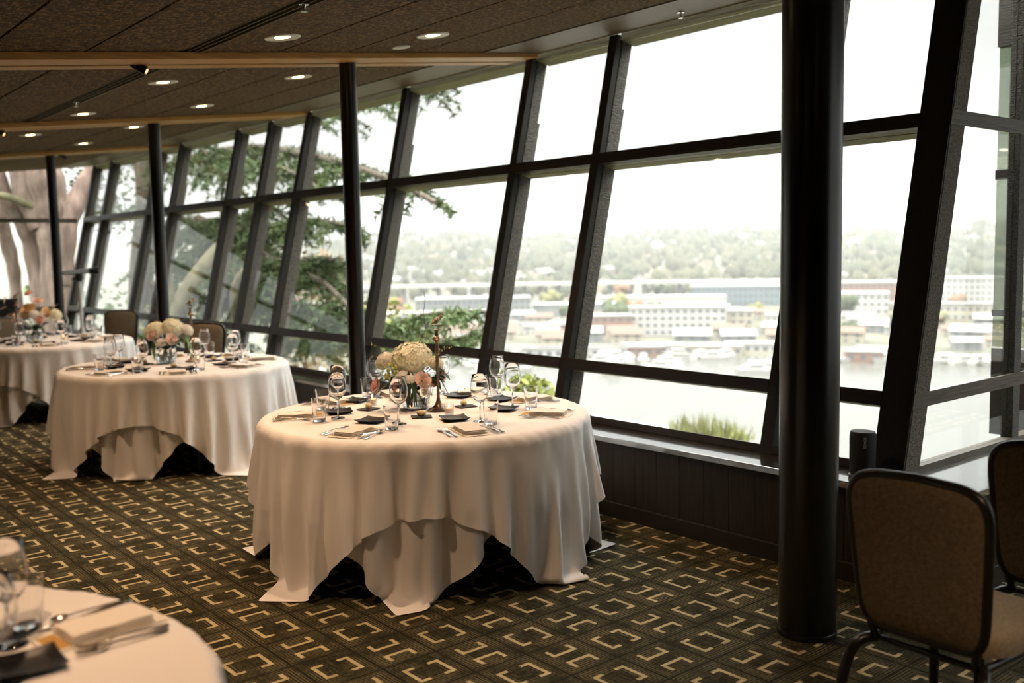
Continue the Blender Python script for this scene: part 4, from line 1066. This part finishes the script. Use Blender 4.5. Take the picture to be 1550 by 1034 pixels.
shr = [('yellow green', 9.6, 11.15, -.62, .42, 'yellow green shrub outside, low behind the front table glasses'), ('golden', 9.9, 10.75, -.72, .22, 'small golden shrub outside right of the front table glasses'),
       ('yellow green', 9.3, 14.8, .1, 1.0, 'yellow green shrub outside, left of the thin column behind the front table'), ('rose tinted', 10.5, 19.5, .9, 1.1, 'rose tinted shrub glowing through the cedar branches'),
       ('golden', 9.5, 17.5, -.3, 1.0, 'golden shrub behind the middle table windows'), ('green', 7.6, 15.3, -1.0, 1.0, 'green shrub below the lowest rail behind the middle table'),
       ('yellow green', 8.4, 22.0, -.3, 1.3, 'pale green bush behind the telescope windows'), ('rose tinted', 8.6, 13.2, -1.1, .8, 'rose tinted low shrub outside behind the thin column'),
       ('green', 7.3, 26.0, .3, 1.5, 'green bush at the far end beyond the end window'), ('golden', 6.9, 17.6, -.9, .8, 'golden low shrub outside near the chair by the window')]
for kc, x, y, z, r_, lab in shr:
    t = empty('garden_shrub', (x, y, ngz(x, y) - .02), label=lab, cat='shrub'); rn = random.Random(x)
    dz = z - t.location.z; m = MB(); cards(m, (0, 0, dz), (r_, r_, r_ * .75), 420, .09, rn); m.build('leaves', SHR[kc], t)
    m = MB()
    for q in range(5): m.tube([(0, 0, 0), (rn.gauss(0, .15), rn.gauss(0, .15), dz * .5), (rn.gauss(0, .4) * r_, rn.gauss(0, .4) * r_, dz)], [.04, .025, .01], 6)
    m.build('stems', TWIG, t)

# ------------------------------------------------------------------ the cedar by the windows
BARK = mat('grey_brown_bark', (.05, .038, .028), rough=.95, color2=(.14, .115, .085), vscale=6, stretch=(3, 3, .6), bump=.9, bscale=8)
NEED = mat('cedar_needles', (.022, .042, .012), rough=.7, color2=(.075, .115, .030), vscale=2.2)
NEEDB = mat('young_cedar_needles', (.055, .095, .028), rough=.7, color2=(.13, .18, .06), vscale=2.2)
def K(p, s=.8): return Vector((p[0] * s, p[1] * s, 1.6 + (p[2] - 1.6) * s))
def foliage(path, rn, dens=1.0, blen=1.5, leafs=.10):
    """drooping side branches with needle tufts along a limb; returns (wood MB, needle MB)"""
    P = smooth_path(path, 8); wood = MB(); ned = MB(); L_ = 0
    N = len(P)
    for i in range(2, N):
        seg = P[i] - P[i - 1]; steps = max(1, int(seg.length * 12 * dens))
        ax = seg.normalized()
        for s in range(steps):
            p0 = P[i - 1] + seg * (s + rn.random()) / steps; u = i / N
            side = ax.cross(Vector((0, 0, 1))).normalized() * rn.choice((-1, 1))
            bl = blen * rn.uniform(.4, 1.0) * (1.05 - .6 * u)
            d = (side * rn.uniform(.6, 1) + ax * rn.uniform(.1, .9) + Vector((0, 0, rn.uniform(-.25, .25)))).normalized()
            Q = [p0 + d * bl * t + Vector((0, 0, -.45 * bl * t * t)) for t in (0, .25, .5, .75, 1)]
            wood.tube(Q, [.014, .011, .008, .005, .003], 4, cap=False)
            n = int(bl / .03)
            for k in range(n):
                t = (k + rn.random()) / n; j = min(3, int(t * 4)); c = Q[j].lerp(Q[j + 1], t * 4 - j)
                for _ in range(4):
                    v = Vector((rn.gauss(0, 1), rn.gauss(0, 1), rn.gauss(-.35, .8))).normalized() * leafs * rn.uniform(.6, 1.8)
                    wv = v.cross(Vector((rn.gauss(0, 1), rn.gauss(0, 1), rn.gauss(0, 1)))).normalized() * leafs * .17
                    ned.add([c - wv, c + v, c + wv], [(0, 1, 2)])
    return wood, ned
cedar = empty('cedar_tree', (8.0, 22.6, -2.0), label='large dark cedar outside whose branches sweep past the middle windows', cat='tree')
def child_mesh(m, name, mt_, par, smooth=False):
    o = m.build(name, mt_, par, smooth=smooth); o.matrix_parent_inverse = Matrix.Translation(par.location).inverted(); return o
tr = [K(p) for p in [(10, 29.83, -3.0), (10, 28.9, 1.03), (10, 28.13, 3.28), (10, 28.35, 5.33), (10, 28.41, 9.0)]]
child_mesh(MB().tube(smooth_path(tr, 5), [.32 - .008 * i for i in range(21)], 14), 'trunk', BARK, cedar, True)
limbs = [
 ([(10, 28.14, 5.68), (9.2, 22.72, 4.33), (8.6, 19.43, 3.17)], 1.0, 1.6, NEED, 0),
 ([(10, 28.21, 2.72), (8.8, 20.55, 1.79), (8.0, 16.13, 1.5), (7.6, 13.52, 1.53)], 1.2, 1.3, NEED, 1),
 ([(9.5, 23.28, 2.54), (8.6, 18.47, 1.76), (8.0, 15.64, 1.35), (7.6, 13.76, 1.15), (7.2, 11.77, .53)], 1.2, 1.0, NEED, 1),
 ([(10, 28.06, .85), (9.0, 21.15, .61), (8.4, 17.02, .56), (7.8, 13.75, .34)], .9, 1.2, NEED, 1),
 ([(10, 28.26, 6.61), (9.0, 20.66, 5.0), (8.2, 15.31, 4.14), (7.6, 11.87, 3.85), (7.2, 9.64, 3.62)], .9, .9, NEED, 1),
 ([(10, 28.02, 4.01), (8.8, 19.33, 3.81), (8.0, 14.77, 3.24), (7.5, 11.77, 2.66), (7.2, 10.1, 2.22)], .8, .95, NEED, 1),
 ([(8.4, 17.07, -.07), (7.8, 13.14, .3), (7.4, 10.75, .76), (7.2, 9.14, .88)], 1.3, .55, NEEDB, 0),
 ([(7.8, 13.16, .01), (7.5, 11.24, .26), (7.2, 9.22, .62)], 1.3, .55, NEEDB, 0),
 ([(8.8, 20.0, .9), (8.1, 16.0, .7), (7.7, 14.0, .75), (7.3, 12.3, .5)], 1.1, 1.1, NEED, 0),
 ([(8.7, 20.2, 3.6), (8.0, 16.8, 3.3), (7.5, 14.4, 2.9), (7.3, 13.0, 2.5)], 1.0, 1.1, NEED, 0),
 ([(9.0, 22.0, 1.8), (8.2, 19.0, 1.6), (7.7, 17.2, 1.2)], 1.1, 1.2, NEED, 0),
 ([(8.9, 20.5, 2.2), (8.1, 16.6, 2.05), (7.6, 14.2, 2.15), (7.2, 12.2, 2.0)], 1.0, .9, NEED, 0),
 ([(10, 28.71, .07), (9.3, 23.53, -.2), (8.6, 18.98, -.2)], .9, 1.2, NEED, 0),
 ([(10, 28.38, 5.15), (10.5, 32.29, 5.48), (11, 37.52, 5.45)], .6, 1.5, NEED, 0),
 ([(10, 28.13, 3.28), (9.0, 23.25, 2.53), (8.5, 18.81, 2.36), (8.0, 15.78, 2.59)], 1.0, 1.2, NEED, 0),
 ([(10, 28.9, 1.03), (9.3, 24.18, 1.42), (8.6, 19.48, 1.16), (8.2, 17.12, .94)], 1.0, 1.2, NEED, 0)]
rn = random.Random(7)
for P_, dens, bl, mt_, keep in limbs:
    Q = [K(p) if p[0] > 9.6 else (K(p, .9) if p[0] > 9.1 else Vector(p)) for p in P_]
    wd, nd = foliage(Q, rn, dens, bl * 1.2)
    r0 = .085 if keep else .05; pp = smooth_path(Q, 6)
    wd.tube(pp, [r0 * (1 - .75 * i / len(pp)) + .008 for i in range(len(pp))], 8)
    b = child_mesh(wd, 'limb', BARK, cedar, True)
    child_mesh(nd, 'needles', mt_, cedar)
# twisting broad trunks beyond the end window
bt = empty('broad_trunked_tree', (5.3, 20.0, -1.2), label='pinkish brown many-stemmed tree outside the end window at the far left', cat='tree')
MOSS = mat('mossy_bark', (.055, .050, .028), rough=.95, color2=(.14, .125, .065), vscale=5, bump=.6, bscale=10)
BARKP = mat('pinkish_bark', (.085, .058, .044), rough=.95, color2=(.21, .155, .125), vscale=3, stretch=(3, 3, .7), bump=.8, bscale=7)
for pts, rr, mm in (([(5.32, 20, -1.3), (5.33, 20, 1.51), (5.32, 20, 2.51), (5.17, 20, 3.5), (5.09, 20, 5.2)], (.36, .30, .34, .33, .26), BARKP),
                ([(5.25, 20.2, -1.2), (5.12, 20.6, 1.25), (4.98, 20.6, 2.15), (4.62, 20.6, 2.9), (4.3, 20.6, 4.2)], (.20, .17, .16, .15, .12), BARKP),
                ([(5.35, 19.9, 1.13), (5.49, 19.8, 2.25), (5.87, 19.8, 3.01), (6.3, 19.8, 3.72), (6.9, 19.8, 4.6)], (.25, .22, .18, .14, .10), BARKP),
                ([(4.91, 21.5, -1.0), (4.93, 21.5, .99), (4.86, 21.5, 1.78), (4.63, 21.5, 2.82), (4.3, 21.5, 4.2)], (.13, .12, .14, .16, .12), BARKP),
                ([(5.15, 20.1, 2.2), (4.91, 20.3, 3.14), (4.8, 20.3, 5.0)], (.22, .25, .22), BARKP),
                ([(3.9, 20.5, 2.75), (4.5, 20.2, 2.80), (5.1, 20.0, 2.55)], (.05, .07, .09), MOSS)):
    pp = smooth_path(pts, 6); rs = list(np.interp(np.linspace(0, len(rr) - 1, len(pp)), range(len(rr)), rr)); rs = [r_ * (1 + .08 * math.sin(i * 1.7)) for i, r_ in enumerate(rs)]
    child_mesh(MB().tube(pp, rs, 14), 'stem', mm, bt, True)
m = MB(); rn = random.Random(3)
for c_ in ((6.6, 21, 3.6), (7.2, 22, 2.6), (6.3, 20.5, 3.0), (3.5, 22.5, 3.8), (4.3, 22.8, 2.2)): cards(m, c_, (.8, .8, .6), 260, .06, rn)
child_mesh(m, 'leaves', NEED, bt)
# mossy leaning trunk seen behind the telescope bays
lt = empty('leaning_trunk_tree', (7.4, 19.0, -1.8), label='mossy leaning trunk outside behind the narrow panes near the telescope', cat='tree')
for pts, rr in (([(6.6, 18.8, -1.2), (6.9, 18.3, .4), (7.6, 18.2, 1.5), (8.6, 18.4, 2.3)], (.22, .20, .17, .12)), ([(6.9, 18.3, .3), (6.75, 18.5, 2.0), (6.9, 18.6, 3.9)], (.15, .14, .10)), ([(7.3, 16.4, -1.4), (7.15, 16.0, .2), (7.1, 15.9, 1.1), (7.5, 15.7, 1.6)], (.12, .10, .08, .05))):
    pp = smooth_path(pts, 6); child_mesh(MB().tube(pp, list(np.interp(np.linspace(0, len(rr) - 1, len(pp)), range(len(rr)), rr)), 12), 'stem', MOSS, lt, True)

# ------------------------------------------------------------------ the city across the lake
rn = random.Random(21)
WALLC = [mat('house_wall_%s' % n, c, rough=.9) for n, c in (('white', (.36, .35, .33)), ('cream', (.31, .28, .22)), ('grey', (.17, .175, .175)), ('brick', (.21, .13, .10)), ('blue', (.13, .16, .175)))]
ROOFC = [mat('house_roof_%s' % n, c, rough=.9) for n, c in (('grey', (.13, .125, .12)), ('brown', (.12, .085, .065)), ('pale', (.27, .265, .25)))]
WIND = mat('far_window_glass', (.10, .11, .12), rough=.15)
def house_proto(i):
    o = MB().box((-6, -4.5, 0), (6, 4.5, 6)).add([(-6, -4.5, 6), (-6, 4.5, 6), (-6, 0, 8.6), (6, -4.5, 6), (6, 4.5, 6), (6, 0, 8.6)], [(0, 2, 1), (3, 4, 5)]).build('hillside_house', WALLC[i % 5])
    MB().hexa([(-6.5, -5.2, 5.7), (6.5, -5.2, 5.7), (6.5, 0, 8.7), (-6.5, 0, 8.7), (-6.5, -5.2, 6), (6.5, -5.2, 6), (6.5, 0, 9), (-6.5, 0, 9)]).hexa([(-6.5, 0, 8.7), (6.5, 0, 8.7), (6.5, 5.2, 5.7), (-6.5, 5.2, 5.7), (-6.5, 0, 9), (6.5, 0, 9), (6.5, 5.2, 6), (-6.5, 5.2, 6)]).build('roof', ROOFC[i % 3], o)
    m = MB()
    for s in (-1, 1):
        for x in (-4, 0, 4):
            for z in (1.2, 3.9): m.box((x - .7, s * 4.5 - .05, z), (x + .7, s * 4.5 + .05, z + 1.3))
    for y in (-2.5, 1.5):
        for z in (1.2, 3.9): m.box((-6.05, y, z), (-5.95, y + 1.2, z + 1.3))
    m.build('windows', WIND, o); return o
HP = [Once(lambda i=i: house_proto(i)) for i in range(5)]
HN = ['white walled', 'cream walled', 'grey walled', 'brick coloured', 'blue grey']
for n in range(190):
    d = 1000 + 1080 * rn.random() ** 1.1; az = rn.uniform(23, 60); i = rn.choice((0, 0, 0, 1, 1, 2, 3, 4)); s = rn.uniform(.7, 1.25)
    HP[i](polar(az, d, gz(d, az) - .5), rn.uniform(0, 6.28), '%s house among the trees on the far hillside' % HN[i], 'house', '%s hillside houses' % HN[i], (s * 1.7, s * 1.5, s * 1.35))
BLK = []
def block(name, az, d, L_, W_, H_, floors, wm, rm, label, cat, rz=None, win_=True, z=None):
    z = gz(d, az) if z is None else z
    for q_ in (-.42, -.2, 0, .2, .42):
        a_ = math.radians(az) + math.pi / 2; c_ = polar(az, d); BLK.append((c_[0] + q_ * L_ * math.cos(a_), c_[1] + q_ * L_ * math.sin(a_), W_ * .6))
    t = empty(name, polar(az, d, z), math.radians(az) + math.pi / 2 if rz is None else rz, label=label, cat=cat)
    MB().box((-L_ / 2, -W_ / 2, 0), (L_ / 2, W_ / 2, H_)).build('walls', wm, t)
    MB().box((-L_ / 2 - .5, -W_ / 2 - .5, H_), (L_ / 2 + .5, W_ / 2 + .5, H_ + .8)).build('roof', rm, t)
    if win_:
        m = MB(); fh = H_ / floors
        for f in range(floors):
            n = int(L_ / 4)
            for q in range(n):
                x = -L_ / 2 + (q + .5) * L_ / n
                for s in (-1, 1): m.box((x - 1.1, s * W_ / 2 - .1, f * fh + fh * .3), (x + 1.1, s * W_ / 2 + .1, f * fh + fh * .75))
        m.build('windows', WIND, t)
    return t
W0, W1, W2, W3 = WALLC[0], WALLC[1], WALLC[2], WALLC[3]; RP = ROOFC[2]; RG = ROOFC[0]
block('apartment_block', 40.6, 545, 52, 16, 15, 4, W0, RP, 'long cream apartment block of several floors above the marina', 'building')
block('apartment_block', 37.9, 560, 30, 14, 12, 3, W1, RP, 'shorter cream apartment block right of the long one above the marina', 'building')
block('apartment_block', 44.6, 540, 26, 14, 11, 3, W3, RP, 'low pinkish building left of the long apartment block', 'building')
block('warehouse', 41.5, 760, 95, 30, 9, 1, W0, RP, 'long white roofed warehouse across the middle of the far shore', 'building', win_=False)
block('warehouse', 46.5, 700, 60, 24, 8, 1, W2, RP, 'white roofed shed left of the long warehouse', 'building', win_=False)
block('office_building', 36.2, 800, 100, 30, 15, 3, WALLC[4], RP, 'wide glassy green grey office building on the far shore', 'building')
block('office_building', 52.5, 690, 80, 24, 14, 3, W2, RP, 'grey flat roofed building seen above the bird candlestick', 'building')
block('office_building', 55.0, 620, 70, 22, 9, 2, W0, RP, 'pale low building behind the bouquet twigs across the lake', 'building')
block('office_building', 29.9, 800, 70, 30, 17, 4, W3, RP, 'reddish roofed building right of the thick column', 'building')
block('office_building', 31.2, 700, 50, 25, 14, 3, W0, RP, 'white block building right of the thick column', 'building')
block('office_building', 24.6, 850, 90, 30, 18, 4, W0, RP, 'white office blocks seen right of the corner post', 'building')
block('office_building', 26.5, 650, 60, 20, 10, 2, W1, RG, 'low cream building near the water right of the corner post', 'building')
block('tower_block', 38.75, 2080, 26, 20, 42, 12, W1, RP, 'cream tower block standing on the skyline of the hill', 'tower', z=26)
block('tower_block', 35.05, 2080, 22, 20, 44, 12, W2, RP, 'slim grey tower on the skyline just left of the thick column', 'tower', z=26)
block('tower_block', 31.45, 1900, 26, 20, 50, 12, W1, RP, 'tall hazy tower on the skyline right of the thick column', 'tower', z=22)
# raised road
t = empty('raised_road', (0, 0, 0), label='long pale raised road running across the far shore', cat='bridge'); m = MB()
a0, a1, d0 = 33, 60, 880
for k in range(27):
    p, q = polar(a0 + k, d0, -30), polar(a0 + k + 1, d0, -30); p2, q2 = polar(a0 + k, d0 + 14, -30), polar(a0 + k + 1, d0 + 14, -30)
    m.hexa([p, q, q2, p2] + [(v[0], v[1], -27.5) for v in (p, q, q2, p2)])
m.build('deck', W0, t); m = MB()
for k in range(27): p = polar(a0 + k + .5, d0 + 7); m.box((p[0] - 1.5, p[1] - 1.5, -44.3), (p[0] + 1.5, p[1] + 1.5, -30))
m.build('piers', W2, t)
# marina: floating homes and boats
def boat_proto():
    o = MB().add([(-5, -1.4, 0), (3, -1.6, 0), (6, 0, 0), (3, 1.6, 0), (-5, 1.4, 0), (-5, -1.7, 1.5), (3, -2, 1.6), (7, 0, 2), (3, 2, 1.6), (-5, 1.7, 1.5)],
                 [(4, 3, 2, 1, 0), (5, 6, 7, 8, 9), (0, 1, 6, 5), (1, 2, 7, 6), (2, 3, 8, 7), (3, 4, 9, 8), (4, 0, 5, 9)]).build('motor_boat', W0)
    MB().box((-3, -1.2, 1.5), (2, 1.2, 3.2)).build('cabin', W0, o); MB().box((-2.6, -1.25, 2.3), (1.6, 1.25, 2.9)).build('cabin_windows', WIND, o); return o
BP = Once(boat_proto)
for n in range(64):
    az = rn.uniform(24, 56); d = rn.uniform(415, 462) if n % 3 else rn.uniform(380, 420)
    if d < 420 and az < 31: d = 440
    BP(polar(az, d, -48.2), rn.uniform(0, 6.28), 'white motor boat moored along the far marina', 'boat', 'white boats at the marina', (1.2, 1.2, 1.2))
for n, (az, d, L_, wm) in enumerate([(46.2, 452, 42, W0), (43.6, 455, 34, W3), (40.9, 462, 46, W0), (38.6, 458, 26, W1), (36.4, 470, 24, W0), (30.4, 440, 15, W3), (29.2, 452, 24, W0), (49.0, 455, 40, W0), (51.5, 458, 36, W2)]):
    block('boat_house', az, d, L_, 9, 4.2, 1, wm, RP, ['long white roofed boat house, leftmost beside the second post', 'reddish walled boat house left of centre on the water', 'longest boat house in the middle of the marina', 'cream boat house below the cream apartments',
        'small white boat house just left of the thick column', 'dark reddish floating house right of the thick column', 'white floating house between thick column and corner post', 'white boat house between the two middle posts', 'grey boat house farthest left on the water'][n], 'boat house', z=-48)
# shoreline trees, each its own
CROWN = [mat('far_crown_%s' % n, c, rough=1, color2=c2, vscale=.25) for n, c, c2 in (('green', (.035, .05, .025), (.07, .08, .04)), ('autumn', (.13, .065, .035), (.16, .10, .055)), ('yellow', (.14, .13, .05), (.12, .125, .055)))]
def crown_mb(seed, r=1.0, tall=1.1, n=6):
    q = random.Random(seed); m = MB()
    for k in range(n):
        c = (q.gauss(0, .42) * r, q.gauss(0, .42) * r, q.uniform(.5, 1.6) * r * tall); m.ball(c, r * q.uniform(.42, .7), 8, 6)
    return m
def tree_proto(i):
    o = crown_mb(i, 5.5, 1.1, 9).build('shore_tree', CROWN[i % 3]); MB().tube([(0, 0, -2), (0, 0, 5)], .5, 6).build('trunk', BARK, o); return o
TP = [Once(lambda i=i: tree_proto(i)) for i in range(3)]; TN = ['green', 'rust coloured', 'yellowish']
_taken = [(x, y, r_) for x, y, r_ in BLK]
for n in range(44):
    for _try in range(60):
        az = rn.uniform(23, 60); d = rn.uniform(500, 930); p = polar(az, d)
        if all((p[0] - x) ** 2 + (p[1] - y) ** 2 > (r_ + 11) ** 2 for x, y, r_ in _taken): break
    _taken.append((p[0], p[1], 11)); d = d; i = rn.choice((0, 0, 0, 1, 2)); s = rn.uniform(.7, 1.3)
    TP[i](polar(az, d, gz(d, az)), rn.uniform(0, 6), '%s leafy tree between the buildings of the far shore' % TN[i], 'tree', '%s shore trees' % TN[i], (s, s, s))
for n in range(70):
    for _try in range(60):
        az = rn.uniform(23, 60); d = rn.uniform(478, 700); p = polar(az, d)
        if all((p[0] - x) ** 2 + (p[1] - y) ** 2 > (r_ + 9) ** 2 for x, y, r_ in _taken): break
    else: continue
    _taken.append((p[0], p[1], 9)); i = rn.choice((0, 0, 1, 1, 2, 3)); s = rn.uniform(.8, 1.2)
    HP[i](polar(az, d, gz(d, az) - .3), math.radians(az) + math.pi / 2 + rn.uniform(-.2, .2), 'small %s house on the flat shore behind the marina' % HN[i], 'house', '%s shore houses' % HN[i], (s * 1.2, s, s * .8))
m = MB(); base = MB().ball((0, 0, 0), 1, 6, 4)
for n in range(2500):
    az = rn.uniform(20, 62); d = 930 + 1250 * rn.random() ** .8; r_ = rn.uniform(4, 8); h = rn.uniform(1.0, 1.9); p = polar(az, d, gz(d, az) + r_ * h * .7)
    m.add([(p[0] + v[0] * r_, p[1] + v[1] * r_, p[2] + v[2] * r_ * h) for v in base.v], base.f)
FOREST = mat('far_forest', (.032, .040, .024), rough=1, color2=(.095, .09, .055), vscale=.012, detail=6)
tag(m.build('distant_woodland', FOREST, smooth=True), 'hazy woodland covering the far hillside up to the skyline', 'woodland', kind='stuff')

HAZE = bpy.data.materials.new('thin_haze'); HAZE.use_nodes = True; _t = HAZE.node_tree; _t.nodes.clear()
_o2 = _t.nodes.new('ShaderNodeOutputMaterial'); _v = _t.nodes.new('ShaderNodeVolumeScatter'); _v.inputs['Density'].default_value = .00015; _v.inputs['Color'].default_value = (.98, .99, 1, 1)
_t.links.new(_v.outputs[0], _o2.inputs['Volume'])
tag(MB().box((90, 60, -48.3), (3300, 3300, 160)).build('haze', HAZE), 'thin pale haze hanging over the lake and the far shore', 'haze', kind='stuff')
